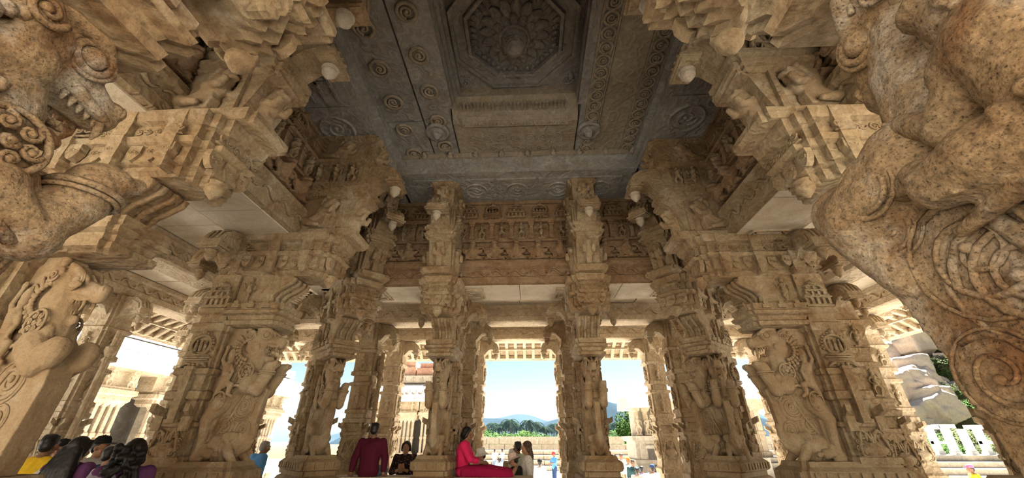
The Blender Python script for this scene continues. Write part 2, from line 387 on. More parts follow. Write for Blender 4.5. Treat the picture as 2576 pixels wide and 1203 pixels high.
# --- lintel beams ---------------------------------------------------------------------
scroll_b = MB()
scroll_b.tube([(-.16+.32*t, -.012, .08+.055*math.sin(2*PI*t)) for t in [i/10 for i in range(11)]], [.012+.014*math.sin(PI*i/10) for i in range(11)], 6)
scroll_me = {k: scroll_b.mesh('scroll', k, True) for k in ('frieze', 'lightc', 'carved')}
TRIM = [0]
def beam(length, loc, rz, label, mat='carved', h=.42, dep=1.0, scrolls=True, both=False, soffit=False):
    """lintel: local x 0..length, y 0..dep (front face at y=0), z 0..h"""
    TRIM[0] += 1; w = empty('trim_%d' % TRIM[0], loc, rz); structure(w, label, 'beam')
    prof = [(.06, 0), (.0, .02), (0, .14), (.03, .16), (.03, .30), (-.04, .34), (-.04, h), (dep+.04, h), (dep+.04, .34), (dep-.03, .30), (dep-.03, .16), (dep, .14), (dep, .02), (dep-.06, 0)]
    MB().prism(prof, 0, length, 'x').build('beam_body', mat, w)
    if soffit:
        n = max(2, round(length/2.1)); sq = MB()
        for a_ in (.26, .19): sq.bx(-a_, a_, -a_, -a_+.025, -.025, .0).bx(-a_, a_, a_-.025, a_, -.025, 0).bx(-a_, -a_+.025, -a_, a_, -.025, 0).bx(a_-.025, a_, -a_, a_, -.025, 0)
        sq = sq.spiral((0, 0, -.008), .1, 1.6, .013, 'z').mesh('soffit_medallion', 'lightc')
        for i in range(n):
            MB().bx(i*length/n+.006, (i+1)*length/n-.006, .07, dep-.07, -.018, .01).build('soffit_slab', 'light', w)  # whitish stone, light from below partly put into its pale colour
            link('soffit_medallion', sq, w, loc=((i+.5)*length/n, dep/2, -.018))
    if scrolls:
        n = max(1, round(length/.36)); sm = scroll_me.get(mat, scroll_me['carved'])
        for i in range(n):
            link('scroll', sm, w, loc=((i+.5)*length/n, .03, .15))
            if both: link('scroll', sm, w, loc=((i+.5)*length/n, dep-.03, .15), rot=(0, 0, PI))
    return w
ZB = 2.58
beam(7.6, (-3.95, 6.62, ZB), 0, 'carved lintel under the back frieze', 'frieze', dep=.95, soffit=True)
beam(8.4, (-3.25, -.3, ZB), PI/2, 'carved lintel under the frieze by the group of visitors', 'carved', dep=.95, soffit=True)
beam(8.4, (2.88, 8.1, ZB), -PI/2, 'carved lintel under the frieze on the rocky hill side', 'carved', dep=.95, soffit=True)
beam(7.6, (3.7, .95, ZB), PI, 'carved lintel over the entrance pair of pillars', 'carved', dep=.95, soffit=True)
beam(17.2, (-8.6, 9.15, ZB), 0, 'pale lintel over the second pillar row behind the back arcade', 'lightc', dep=.55)
beam(17.2, (-8.6, 11.0, ZB), 0, 'pale lintel over the outermost pillar row facing the court', 'lightc', dep=.55)
beam(9.4, (-5.85, -.2, ZB), PI/2, 'pale lintel along the middle of the aisle behind the visitors', 'lightc', dep=.55, both=True)
beam(9.4, (-8.0, -.2, ZB), PI/2, 'pale lintel along the eaves side of the aisle behind the visitors', 'lightc', dep=.55)
beam(9.4, (5.5, 9.2, ZB), -PI/2, 'pale lintel along the middle of the aisle on the rocky hill side', 'lightc', dep=.55, both=True)
beam(9.4, (7.6, 9.2, ZB), -PI/2, 'pale lintel along the eaves side of the aisle on the rocky hill side', 'lightc', dep=.55)

# --- nave ceiling -----------------------------------------------------------------------
ce = empty('ceiling', (0, 0, 4.5)); structure(ce, 'dark carved slab ceiling of the nave with a central lotus', 'ceiling')
RX0, RX1, RY0, RY1 = -2.45, 2.09, 1.45, 5.75
def ringb(name, prof, a0, a1, axis): MB().prism(prof, a0, a1, axis).build(name, 'ceil', ce)
rp = lambda s, x: [(x, 0), (x, .12), (x-s*.05, .16), (x-s*.05, .27), (x+s*.03, .31), (x+s*.03, .47), (x-s*1.15, .47), (x-s*1.15, 0)]
ringb('ring_beam', rp(1, RX0), RY0-1.2, RY1+1.2, 'y'); ringb('ring_beam', rp(-1, RX1), RY0-1.2, RY1+1.2, 'y')
ringb('ring_beam', rp(-1, RY1), RX0-.04, RX1+.04, 'x'); ringb('ring_beam', rp(1, RY0), RX0-.04, RX1+.04, 'x')
for x in [RX0+.25+.5*i for i in range(9)]:                     # little lions and panels on the back ring beam
    MB().bx(x-.17, x+.17, RY1-.05, RY1+.02, .335, .44).build('ring_panel', 'ceil2', ce)
    MB().ball((x+.25, RY1-.04, .39), (.06, .05, .06), 8).ball((x+.25, RY1-.09, .41), (.035, .04, .035), 6).build('ring_boss', 'ceil2', ce, True)
# carved soffit of the ring: panels with meanders
for sx, xa in ((-1, -2.98), (1, 2.6)):
    for j in range(6):
        y = 1.2+.95*j
        m = MB().bx(xa-.42, xa+.42, y, y+.9, -.02, .0)
        if j % 2: 
            m.torus((xa-.05, y+.45, -.02), .26, .03, 'z', 20, 5); m.spiral((xa-.05, y+.45, -.02), .18, 1.6, .025, 'z')
        else:
            for q in range(4):
                m.bx(xa-.36+.19*q, xa-.32+.19*q, y+.06, y+.84, -.04, -.02); m.bx(xa-.36+.19*q, xa-.2+.19*q, y+.06+.2*(q % 3), y+.11+.2*(q % 3), -.04, -.02)
        m.build('soffit_panel', 'ceil', ce)
for j in range(5):
    x = -2.2+.82*j; m = MB().bx(x, x+.78, 5.95, 6.7, -.02, 0)
    m.torus((x+.39, 6.32, -.02), .2, .025, 'z', 18, 5, 1.1); m.spiral((x+.39, 6.32, -.02), .14, 1.5, .02, 'z')
    m.build('soffit_panel', 'ceil', ce)
# long slabs (underside z = .45 in this frame)
def slab(x0, x1, y0, y1, z, mat='ceil', th=.3): return MB().bx(x0+.006, x1-.006, y0+.006, y1-.006, z, z+th).build('ceiling_slab', mat, ce)
ZS = .45
slab(-2.5, -1.77, .6, 4.85, ZS+.01); slab(-2.5, -1.77, 4.87, 6.0, ZS)
slab(-1.75, -1.27, .6, 6.0, ZS-.005)
slab(.95, 1.30, .6, 6.0, ZS, 'ceil'); slab(1.32, 2.14, .6, 6.0, ZS+.008, 'ceil2')
MB().prism([(5.98, ZS-.01), (4.92, ZS-.01), (4.56, .70), (4.56, 1.0), (5.98, 1.0)], -1.25, .93, 'x').build('ceiling_slab', 'ceil2', ce)
MB().prism([(.6, ZS-.01), (2.2, ZS-.01), (2.52, .70), (2.52, 1.0), (.6, 1.0)], -1.25, .93, 'x').build('ceiling_slab', 'ceil2', ce)
fb = MB().prism([(4.95, .44), (4.95, .375), (4.83, .40), (4.80, .47), (4.85, .50)], -1.08, .76, 'x').build('fillet', 'ceil2', ce)
for i in range(28): MB().ball((-1.05+.0645*i, 4.90, .385), (.024, .03, .018), 6).build('bead', 'ceil2', ce, True)
for i in range(30): MB().bx(-1.1+.062*i, -1.07+.062*i, 4.63, 4.76, .55, .64).build('flute', 'ceil2', ce)
for x in range(7): MB().spiral((-.95+.26*x, 5.3, ZS-.012), .1, 1.5, .014, 'z', 1 if x % 2 else -1).build('vine_roundel', 'ceil2', ce, True)
for x in range(9): MB().spiral((-1.05+.22*x, 5.6, ZS-.012), .07, 1.2, .012, 'z', 1 if x % 2 else -1).build('vine_roundel', 'ceil2', ce, True)
# recess walls
for (x0, x1) in ((-1.28, -1.2), (.9, .96)): MB().bx(x0, x1, 2.5, 4.58, .45, 1.0).bx(x0-.02, x1+.02, 2.5, 4.58, .6, .72).build('recess_wall', 'ceil', ce)
for k, (dx, z) in enumerate(((.06, .56), (.12, .70), (.17, .80))): MB().bx(-1.25+dx-.08, -1.25+dx, 2.5, 4.58, z, z+.1).build('recess_moulding', 'ceil', ce)
rosx, rosy = -.12, 3.58
MB().bx(-1.3, 1.0, 2.4, 4.7, .92, 1.1).build('lotus_slab', 'ceil', ce)
def octa(r, z0, z1, w, name, mat='ceil'):
    m = MB(); pts = [(rosx+r/math.cos(PI/8)*math.cos(PI/8+PI/4*i), rosy+r/math.cos(PI/8)*math.sin(PI/8+PI/4*i)) for i in range(8)]
    for i in range(8):
        a, b = Vector(pts[i]), Vector(pts[(i+1) % 8]); c = Vector((rosx, rosy)); k = 1-w/r
        a2, b2 = c+(a-c)*k, c+(b-c)*k
        m.add([(p.x, p.y, z) for z in (z0, z1) for p in (a, b, b2, a2)], [(0, 1, 2, 3), (4, 5, 6, 7), (0, 1, 5, 4), (1, 2, 6, 5), (2, 3, 7, 6), (3, 0, 4, 7)])
    return m.build(name, mat, ce)
octa(.94, .84, .93, .05, 'octagon_rim'); octa(.90, .88, .93, .16, 'octagon_band'); octa(.72, .82, .93, .05, 'octagon_rim')
for i in range(40):
    a = 2*PI*i/40; r = .64/max(math.cos(((a+PI/8) % (PI/4))-PI/8), .9)
    MB().limb([(rosx+r*math.cos(a), rosy+r*math.sin(a), .9), (rosx+(r-.06)*math.cos(a), rosy+(r-.06)*math.sin(a), .86)], [.026, .032], 6).build('dancer_relief', 'ceil', ce, True)
def petal(r0, r1, w, z0, z1, n, ph, name, curl=.05, zig=1):
    for i in range(n):
        a = ph+2*PI*i/n; d = Vector((math.cos(a), math.sin(a), 0)); p = Vector((-d.y, d.x, 0)); m = MB(); vs = []; fs = []
        for k in range(6):
            t = k/5; ww = w*math.sin(PI*(.12+.8*t))**.8; rr = r0+(r1-r0)*t; zz = z0+(z1-z0)*t - curl*t*t
            base = Vector((rosx, rosy, 0))+d*rr
            for s in (-1, -.4, .4, 1): q = base+p*(ww*s); vs.append((q.x, q.y, zz-(.03 if abs(s) < .5 else 0)))
            for s in (1, -1): q = base+p*(ww*s); vs.append((q.x, q.y, zz+.03))
        for k in range(5):
            for j in range(6): fs.append((k*6+j, k*6+(j+1) % 6, (k+1)*6+(j+1) % 6, (k+1)*6+j))
        fs += [(0, 1, 2, 3, 4, 5), tuple(range(35, 29, -1))]
        m.add(vs, fs).build(name, 'ceil', ce, True)
petal(.2, .52, .085, .84, .93, 16, .1, 'outer_petal', .06); petal(.14, .34, .075, .76, .88, 12, 0, 'inner_petal', .05)
MB().lathe([(.24, .93), (.23, .80), (.2, .74), (.14, .70), (.12, .64), (.155, .60), (.15, .54), (.10, .47), (.05, .44), (.02, .43)], (rosx, rosy, 0), 24).build('lotus_pendant', 'ceil', ce, True)
MB().torus((rosx, rosy, .735), .21, .03, 'z', 28, 6).torus((rosx, rosy, .61), .145, .022, 'z', 24, 6).build('pendant_ring', 'ceil', ce, True)
for sx in (-1, 1):
    for sy in (-1, 1):
        MB().spiral((rosx+sx*.86, rosy+sy*.86, .9), .11, 1.6, .022, 'z', sx*sy).ball((rosx+sx*.92, rosy+sy*.8, .9), (.05, .08, .04), 8).build('corner_scroll', 'ceil', ce, True)
# bosses and vine roundels on the slabs
for (bx_, by_, mt) in ((-1.56, 5.08, 'ceil'), (1.15, 5.15, 'ceil')):
    MB().lathe([(.21, ZS), (.21, ZS-.06), (.18, ZS-.09), (.155, ZS-.06), (.09, ZS-.06), (.075, ZS-.13), (.04, ZS-.19), (.01, ZS-.21)], (bx_, by_, 0), 24).torus((bx_, by_, ZS-.05), .125, .014, 'z', 24, 5).build('round_boss', mt, ce, True)
vine = MB().torus((0, 0, -.008), .096, .022, 'z', 18, 5).spiral((0, 0, -.014), .066, 1.5, .017, 'z').mesh('vine_roundel', 'ceil2', True)
for i in range(22):
    link('vine_roundel', vine, ce, loc=(1.18, 1.2+.213*i, ZS-.008), rot=(0, 0, .7*i)); link('vine_roundel', vine, ce, loc=(1.95, 1.2+.213*i, ZS-.002), rot=(0, 0, 1.1*i))
    if i % 3 == 0: link('vine_roundel', vine, ce, loc=(-2.15, 1.2+.213*i, ZS-.002), rot=(0, 0, .9*i), scale=1.4); link('vine_roundel', vine, ce, loc=(-1.5, 1.0+.213*i, ZS-.012), rot=(0, 0, .9*i), scale=1.3)
for x in (1.06, 1.30, 1.82, 2.07): MB().bx(x-.013, x+.013, 1.0, 5.74, ZS-.022, ZS+.02).build('slab_rib', 'ceil2', ce)
# roof over everything
rf = empty('ceiling_aisles', (0, 0, 3.0)); structure(rf, 'pale slab ceiling over the aisles around the nave', 'ceiling')
def asl(x0, x1, y0, y1, z=0): MB().bx(x0+.008, x1-.008, y0+.008, y1-.008, z, z+.3).build('ceiling_slab', 'light', rf)
for x0, x1 in ((-8.6, -7.2), (-7.2, -6.0), (-6.0, -4.75), (-4.75, -3.7)):
    for y0, y1 in ((-.3, 2.9), (2.9, 5.0), (5.0, 7.3), (7.3, 9.3)): asl(x0, x1, y0, y1, .02*random.random())
for x0, x1 in ((3.4, 4.6), (4.6, 5.7), (5.7, 6.8), (6.8, 8.2)):
    for y0, y1 in ((-.3, 2.9), (2.9, 5.2), (5.2, 7.3), (7.3, 9.3)): asl(x0, x1, y0, y1, .02*random.random())
for y0, y1 in ((7.0, 8.2), (8.2, 9.3), (9.3, 10.2), (10.2, 11.3)):
    for i in range(12): 
        if y0 >= 9.3 or -3.7 <= -8.6+1.4*i+.7 <= 3.4: asl(-8.6+1.4*i, -7.2+1.4*i, y0, y1, .02*random.random())
for i in range(6): asl(-3.7+1.2*i, -2.5+1.2*i, -.2, .8)
for (x, y) in ((-4.6, 3.9), (-4.6, 6.2), (-5.3, 8.4), (-7.0, 6.0), (4.4, 4.1), (4.4, 6.3), (-2.9, 8.35), (-.25, 8.35), (2.4, 8.35)):
    m = MB(); 
    for k in range(3): 
        a = .36-.1*k; m.bx(x-a, x+a, y-a, y-a+.03, -.03, .01).bx(x-a, x+a, y+a-.03, y+a, -.03, .01).bx(x-a, x-a+.03, y-a, y+a, -.03, .01).bx(x+a-.03, x+a, y-a, y+a, -.03, .01)
    m.spiral((x, y, -.01), .1, 1.5, .015, 'z').build('square_medallion', 'lightc', rf)
MB().bx(-3.85, 3.6, .3, 7.4, 2.6, 2.9).bx(-3.95, -3.4, .3, 7.4, 1.5, 2.6).bx(3.0, 3.6, .3, 7.4, 1.5, 2.6).bx(-3.9, 3.6, 6.8, 7.4, 1.5, 2.6).bx(-3.9, 3.6, .3, .8, 1.5, 2.6).build('nave_roof', 'light', rf)

# --- eaves with ribs -------------------------------------------------------------------
def eave(length, loc, rz, label):
    """local x along, +y outwards"""
    TRIM[0] += 1; w = empty('trim_%d' % TRIM[0], loc, rz); structure(w, label, 'eaves')
    MB().prism([(0, .42), (.0, .60), (.5, .58), (1.0, .40), (1.35, .05), (1.42, -.12), (1.36, -.13), (1.22, .02), (.9, .26), (.5, .40)], 0, length, 'x').build('eave_slab', 'lightc', w)
    rib = MB().prism([(0, .30), (.5, .26), (.9, .12), (1.2, -.10), (1.30, -.10), (1.28, .0), (.95, .28), (.5, .41), (0, .43)], -.045, .045, 'x').mesh('eave_rib', 'lightc')
    n = int(length/.28)
    for i in range(n): link('eave_rib', rib, w, loc=((i+.5)*length/n, 0, 0))
    for y, z in ((.35, .32), (.85, .14), (1.24, -.06)): MB().bx(0, length, y-.03, y+.03, z-.03, z+.06).build('eave_batten', 'lightc', w)
    return w
eave(17.4, (-8.7, 11.5, 2.45), 0, 'deep ribbed stone eaves above the opening to the court')
eave(11.9, (-8.45, -.3, 2.45), PI/2, 'deep ribbed stone eaves on the side of the white corniced shrine')
eave(11.9, (8.1, 11.6, 2.45), -PI/2, 'deep ribbed stone eaves on the rocky hill side')

# ================================================================== the great yali pillars
# local frame: x (u) towards the nave, y across, z from camera level
def yali_body(kind, n=12):
    m = MB(); L = m.limb
    m.prism([(-.02, -.2), (.2, -.2), (.24, .5), (.34, .95), (.3, 1.36), (-.02, 1.36)], -.12, .12)     # stone left standing behind the beast
    ww = {'lion': .055, 'horse': .19, 'makara': .13}[kind]
    web = {'lion': [(.1, -.12), (.60, -.12), (.68, .05), (.70, .2), (.72, .45), (.74, .56), (.5, .72), (.2, .4)],
           'horse': [(.1, -.3), (.62, -.3), (.64, .02), (.67, .22), (.72, .40), (.76, .5), (.5, .7), (.2, .4)],
           'makara': [(.1, -.2), (.76, -.2), (.80, .1), (.82, .35), (.78, .5), (.5, .7), (.2, .4)]}[kind]
    m.prism(web, -ww, ww)
    L([(.22, 0, .38), (.34, 0, .53), (.46, 0, .70), (.44, 0, .92), (.40, 0, 1.06)], [.155, .115, .175, .15, .14] if kind == 'lion' else [.17, .145, .185, .165, .15], n)
    for s in (-1, 1):
        L([(.22, s*.12, .40), (.11, s*.15, .22), (.15, s*.16, .03), (.15, s*.16, -.1), (.30, s*.16, -.13)], [.13, .078, .055, .055, .052], n)
        for t in (-1, 0, 1): m.ball((.39, s*.16+t*.036, -.135), (.045, .021, .032), 6)
        m.ball((.5, s*.12, .64), (.14, .09, .15), n)
        if kind == 'horse':
            L([(.52, s*.13, .64), (.70, s*.15, .57), (.78, s*.15, .64)], [.13, .125, .085], n)
            L([(.76, s*.15, .64), (.72, s*.17, .5), (.66, s*.17, .36)], [.085, .07, .05], n)
        elif kind == 'makara':
            L([(.5, s*.13, .60), (.66, s*.16, .50), (.78, s*.16, .55)], [.13, .12, .115], n); m.ball((.83, s*.16, .57), (.08, .1, .085), n)
        else:
            L([(.5, s*.13, .62), (.64, s*.15, .56), (.715, s*.15, .72), (.735, s*.15, .80)], [.115, .092, .084, .08], n)
            m.ball((.76, s*.15, .835), (.088, .08, .055), n)
            for t in (-1, 0, 1): m.ball((.825, s*.15+t*.042, .855), (.036, .024, .036), 6)
    if kind == 'horse':
        m.ball((.40, 0, 1.16), (.17, .16, .17), n); L([(.46, 0, 1.12), (.53, 0, 1.03), (.57, 0, .965)], [.14, .115, .09], n)
        L([(.40, 0, .96), (.49, 0, .86), (.545, 0, .845)], [.1, .065, .045], n)
        for s in (-1, 1):
            L([(.32, s*.1, 1.26), (.28, s*.15, 1.34)], [.05, .02], 8); m.ball((.59, s*.05, .985), (.04, .04, .04), 8)
            L([(.34, s*.15, 1.2), (.44, s*.16, 1.2), (.52, s*.12, 1.12)], [.035, .04, .025], 8)
    else:
        d = -.12 if kind == 'makara' else 0.0
        m.ball((.40, 0, 1.17+d*.5), (.17, .16, .145), n)
        L([(.46, 0, 1.17+d*.6), (.60, 0, 1.155+d), (.71+(.08 if d else 0), 0, 1.125+d)], [.125, .095, .07], n)
        L([(.40, 0, .99+d), (.53, 0, .925+d), (.64, 0, .925+d)], [.095, .052, .038], n)
        m.ball((.735+(.08 if d else 0), 0, 1.165+d), (.05, .07, .04), 8)
        for s in (-1, 1):
            m.ball((.40, s*.12, 1.06+d), (.1, .06, .09), n)
            L([(.42, s*.12, 1.30+d*.6), (.53, s*.13, 1.30+d), (.63, s*.08, 1.235+d)], [.032, .038, .024], 8)
            m.ball((.35, s*.16, 1.19+d*.5), (.075, .035, .09), 8)
            L([(.30, s*.1, 1.27), (.26, s*.14, 1.33)], [.045, .02], 8)
            L([(.58, s*.085, 1.10+d), (.66, s*.08, 1.08+d), (.72, s*.055, 1.085+d)], [.022, .024, .02], 8)
            if kind == 'makara': m.ball((.60, s*.15, 1.06), (.07, .03, .035), 8)
    return m
def yali_details(kind):
    """crisp carving on the beast: (name, builder) pairs"""
    out = []; y0 = {'lion': .055, 'horse': .19, 'makara': .13}[kind]
    d = -.12 if kind == 'makara' else 0.0
    for s in (-1, 1):
        m = MB()
        if kind == 'horse':
            for row in range(5):
                for i in range(8): m.ball((.20+.04*row, s*(.165-.012*row), 1.24-.055*i+.025*(row % 2)), (.022, .03, .034), 6)
        else:
            for row in range(4):
                for i in range(11):
                    a = 1.9+.27*i; R = .13+.042*row
                    m.ball((.40+R*math.cos(a)*1.05, s*(.175-.014*row), 1.03+d*.7+R*math.sin(a)), (.028, .024, .023), 6, rot=(0, -a, 0))
        out.append(('mane', m))
        m = MB()
        e = (.50, s*.125, 1.085) if kind == 'horse' else (.545, s*.115, 1.225+d)
        m.ball(e, (.042, .035, .042), 10); m.torus((e[0], e[1], e[2]), .056, .014, 'y', 18, 6); m.torus((e[0], e[1]-s*.004, e[2]), .076, .009, 'y', 18, 5)
        out.append(('eye', m))
        m = MB()
        m.torus((.46, s*.20, .76), .095, .012, 'y', 22, 5)
        for k in range(6): a = PI/3*k; m.spiral((.46+.055*math.cos(a), s*.205, .76+.055*math.sin(a)), .03, 1.2, .009, 'y', s, a, n=12, k=5)
        m.spiral((.46, s*.205, .76), .025, 1, .01, 'y', s, n=10, k=5)
        if kind != 'horse': out.append(('chest_medallion', m))
        m = MB(); m.torus((.225, s*.225, .42), .085, .011, 'y', 22, 5, 1.2)
        for k in range(5): a = 2*PI/5*k; m.spiral((.225+.045*math.cos(a), s*.23, .42+.055*math.sin(a)), .03, 1.3, .009, 'y', -s, a, n=12, k=5)
        out.append(('haunch_medallion', m))
        m = MB(); yy = s*(y0+.004)
        th_ = .55 if kind == 'horse' else 1.0
        for (c, r, t, th, sg) in (((.48, .36), .13, 2.0, .018, s), ((.32, .16), .1, 1.8, .016, -s), ((.56, .12), .085, 1.7, .014, s), ((.62, .50), .075, 1.6, .014, -s), ((.44, .02), .07, 1.5, .012, s)):
            th *= th_
            m.spiral((c[0], yy, c[1]), r, t, th, 'y', sg, 1.0, k=5)
            m.torus((c[0], yy, c[1]), r*1.1, th*.6, 'y', 20, 5)
        m.tube([(.2, yy*1.1, .0), (.36, yy, .26), (.46, yy, .52), (.64, yy, .60)], [.016, .02, .018, .012], 6)
        out.append(('belly_scroll', m))
        m = MB(); m.tube([(.28, s*.15, .57), (.38, s*.19, .60), (.5, s*.21, .575), (.6, s*.2, .50)], .017, 6); m.tube([(.30, s*.15, .60), (.40, s*.19, .63), (.5, s*.215, .61)], .010, 6)
        for i in range(7): m.ball((.30+.04*i, s*(.165+.04*math.sin(i/6*PI*.6)), .585+.012*math.sin(i)), .017, 6)
        if kind != 'horse': out.append(('girdle', m))
        if kind != 'horse':
            m = MB(); m.spiral((.35, s*.195, 1.19+d*.5), .055, 1.5, .013, 'y', s, k=5); out.append(('ear_curl', m))
        else:
            m = MB(); m.spiral((.36, s*.165, 1.14), .08, 1.8, .010, 'y', s, k=5); out.append(('curl', m)); m = MB()
            m.spiral((.585, s*.248, .60), .07, 2.4, .008, 'y', -s, k=5); m.torus((.585, s*.246, .60), .082, .006, 'y', 26, 5); out.append(('shoulder_curl', m)); m = MB()
            m.spiral((.42, s*.193, .30), .13, 2.9, .011, 'y', s, k=5); m.torus((.42, s*.19, .30), .15, .008, 'y', 30, 5); out.append(('belly_curl', m))
    if kind == 'horse':
        m = MB()
        for i in range(11): a = -1.3+.26*i; m.ball((.475+.05*math.sin(i), .15*math.sin(a), .80-.02*abs(a)), .02, 6)
        out.append(('bead_collar', m))
        m = MB()
        for s in (-1, 1): m.torus((.615, s*.055, .985), .025, .01, 'x', 12, 5); m.tube([(.47, s*.1, .93), (.54, s*.085, .905), (.59, s*.05, .90)], .014, 6)
        out.append(('nostril', m))
    else:
        for s in (-1, 1):
            m = MB()
            for i in range(5):
                m.lathe([(.013, .0), (.004, -.035)], (.56+.032*i, s*(.078-.006*i), 1.075+d), 5); m.lathe([(.012, 0), (.004, .03)], (.52+.028*i, s*(.05-.005*i), .965+d), 5)
            m.limb([(.70, s*.055, 1.075+d), (.71, s*.06, 1.03+d), (.70, s*.065, .99+d)], [.018, .014, .006], 6)
            out.append(('teeth', m))
        m = MB().ball((.55, 0, .985+d), (.10, .032, .016), 8); out.append(('tongue', m))
        m = MB()
        for s in (-1, 1): m.torus((.748+(.08 if d else 0), s*.035, 1.165+d), .022, .01, 'x', 12, 5)
        m.tube([(.50, 0, 1.30+d), (.58, 0, 1.28+d), (.68, 0, 1.21+d)], [.014, .018, .012], 6); out.append(('nostril', m))
        if kind == 'lion':
            m = MB()
            for s in (-1, 1):
                m.torus((.72, s*.15, .755), .095, .013, 'z', 18, 5); m.torus((.715, s*.15, .73), .097, .009, 'z', 18, 5)
            out.append(('anklet', m))
    return out
def crouching_beast():
    m = MB(); L = m.limb
    L([(.1, 0, -.12), (.26, 0, -.06), (.44, 0, -.07), (.52, 0, -.02)], [.12, .15, .15, .12], 12)
    L([(.52, 0, 0), (.60, 0, .02), (.66, 0, .08), (.68, 0, .16)], [.12, .1, .07, .045], 12)
    L([(.54, 0, -.08), (.64, 0, -.05), (.69, 0, .0)], [.08, .055, .03], 10)
    for s in (-1, 1):
        L([(.48, s*.12, -.08), (.56, s*.15, -.16), (.62, s*.15, -.22)], [.07, .05, .045], 8)
        L([(.18, s*.13, -.1), (.12, s*.16, -.17), (.2, s*.17, -.22)], [.09, .06, .045], 8)
        m.ball((.57, s*.09, .07), .025, 8); L([(.49, s*.1, .06), (.44, s*.14, .04)], [.04, .06], 8)
        for i in range(3): m.torus((.30+.05*i, 0, -.08), .15, .013, 'x', 20, 5)
        L([(.62, s*.06, .03), (.68, s*.075, .1)], [.018, .008], 6)
    return m
def rider_body(s):
    """small attendant clinging to the side of the beast, arm raised"""
    m = MB(); L = m.limb; y = s*.17
    L([(.20, y, .62), (.185, y, .72), (.17, y, .82)], [.062, .05, .062], 10)
    m.ball((.19, y*1.05, .92), (.045, .045, .055), 10); m.lathe([(.05, .955), (.045, .985), (.03, 1.02), (.008, 1.05)], (.18, y, 0), 10)
    L([(.13, y, .83), (.07, y, .90), (.085, y, 1.02)], [.03, .025, .022], 8); m.ball((.085, y, 1.05), (.03, .026, .036), 8)
    L([(.21, y, .83), (.27, y*1.1, .76), (.26, y*1.15, .68)], [.03, .024, .02], 8)
    L([(.22, y, .62), (.31, y*1.15, .60), (.30, y*1.15, .50), (.36, y*1.15, .475)], [.05, .04, .03, .022], 8)
    L([(.17, y, .60), (.14, y*1.1, .48)], [.045, .03], 8)
    for i in range(10): a = 2*PI*i/10; m.ball((.2+.06*math.cos(a), y+.055*math.sin(a), .625), .016, 5)
    return m
def big_rider():
    """nearly life size rider on the side towards +y, seen close"""
    m = MB(); L = m.limb; y = .2
    L([(.16, y-.03, .46), (.19, y, .58), (.20, y, .70)], [.12, .105, .115], 14)                      # torso
    L([(.22, y, .74), (.28, y+.01, .70)], [.085, .075], 12)                                           # shoulder
    L([(.26, y+.015, .70), (.37, y+.02, .615), (.455, y-.005, .70), (.49, y-.02, .71)], [.07, .05, .036, .03], 12)   # arm with rein hand
    for k in range(4): L([(.49, y-.02, .725-.018*k), (.525, y-.018, .722-.02*k), (.528, y-.045, .715-.02*k)], [.011, .011, .009], 6)
    L([(.475, y-.01, .73), (.505, y-.01, .75)], [.012, .01], 6)
    m.ball((.235, y-.01, .845), (.085, .075, .1), 14); m.ball((.305, y-.005, .83), (.03, .022, .028), 8)   # head, nose
    m.torus((.25, y-.02, .90), .075, .022, 'z', 18, 6); m.lathe([(.085, .91), (.095, .96), (.06, 1.03), (.02, 1.06)], (.22, y-.03, 0), 14)
    for s in (-1, 1): m.ball((.285, y+.035*s, .86), (.014, .02, .012), 6)
    m.ball((.292, y, .79), (.02, .035, .014), 8); m.ball((.21, y+.075, .835), (.025, .012, .035), 8)
    L([(.2, y, .47), (.33, y+.045, .50), (.42, y+.045, .50)], [.09, .075, .06], 12)                   # thigh
    L([(.42, y+.045, .50), (.46, y+.03, .55), (.53, y+.01, .555)], [.058, .042, .03], 12)             # bent shin and foot
    m.prism([(.36, .53), (.45, .53), (.42, .45), (.37, .44)], y+.05, y+.10)
    for i in range(12): a = 2*PI*i/12; m.ball((.185+.115*math.cos(a), y+.11*math.sin(a), .53), .02, 6)
    L([(.12, y+.06, .36), (.3, y+.06, .41), (.46, y+.02, .40)], [.02, .022, .016], 8)
    return m
YAL = {}; YDET = {}
for k_, kind_, vox, mt_, rg_ in (('lion', 'lion', .0095, 'statue_far', .004), ('lion_near', 'lion', .0095, 'statue', .011), ('horse', 'horse', .0095, 'statue', .011), ('makara', 'makara', .0105, 'statue_far', .006)):
    YAL[k_] = sculpt(yali_body(kind_), 'rampant_yali', mt_, vox, 1, rg_, .09)
    YDET[k_] = [(nm, mb_.mesh(nm, mt_, True)) for nm, mb_ in yali_details(kind_)]
BEAST = sculpt(crouching_beast(), 'crouching_beast', 'statue_far', .013, 1, .005, .1)
RIDER = {s: sculpt(rider_body(s), 'rider', 'statue_far', .010, 1, .003, .08) for s in (-1, 1)}
BIGR = sculpt(big_rider(), 'rider', 'statue', .0085, 2, .006, .08)

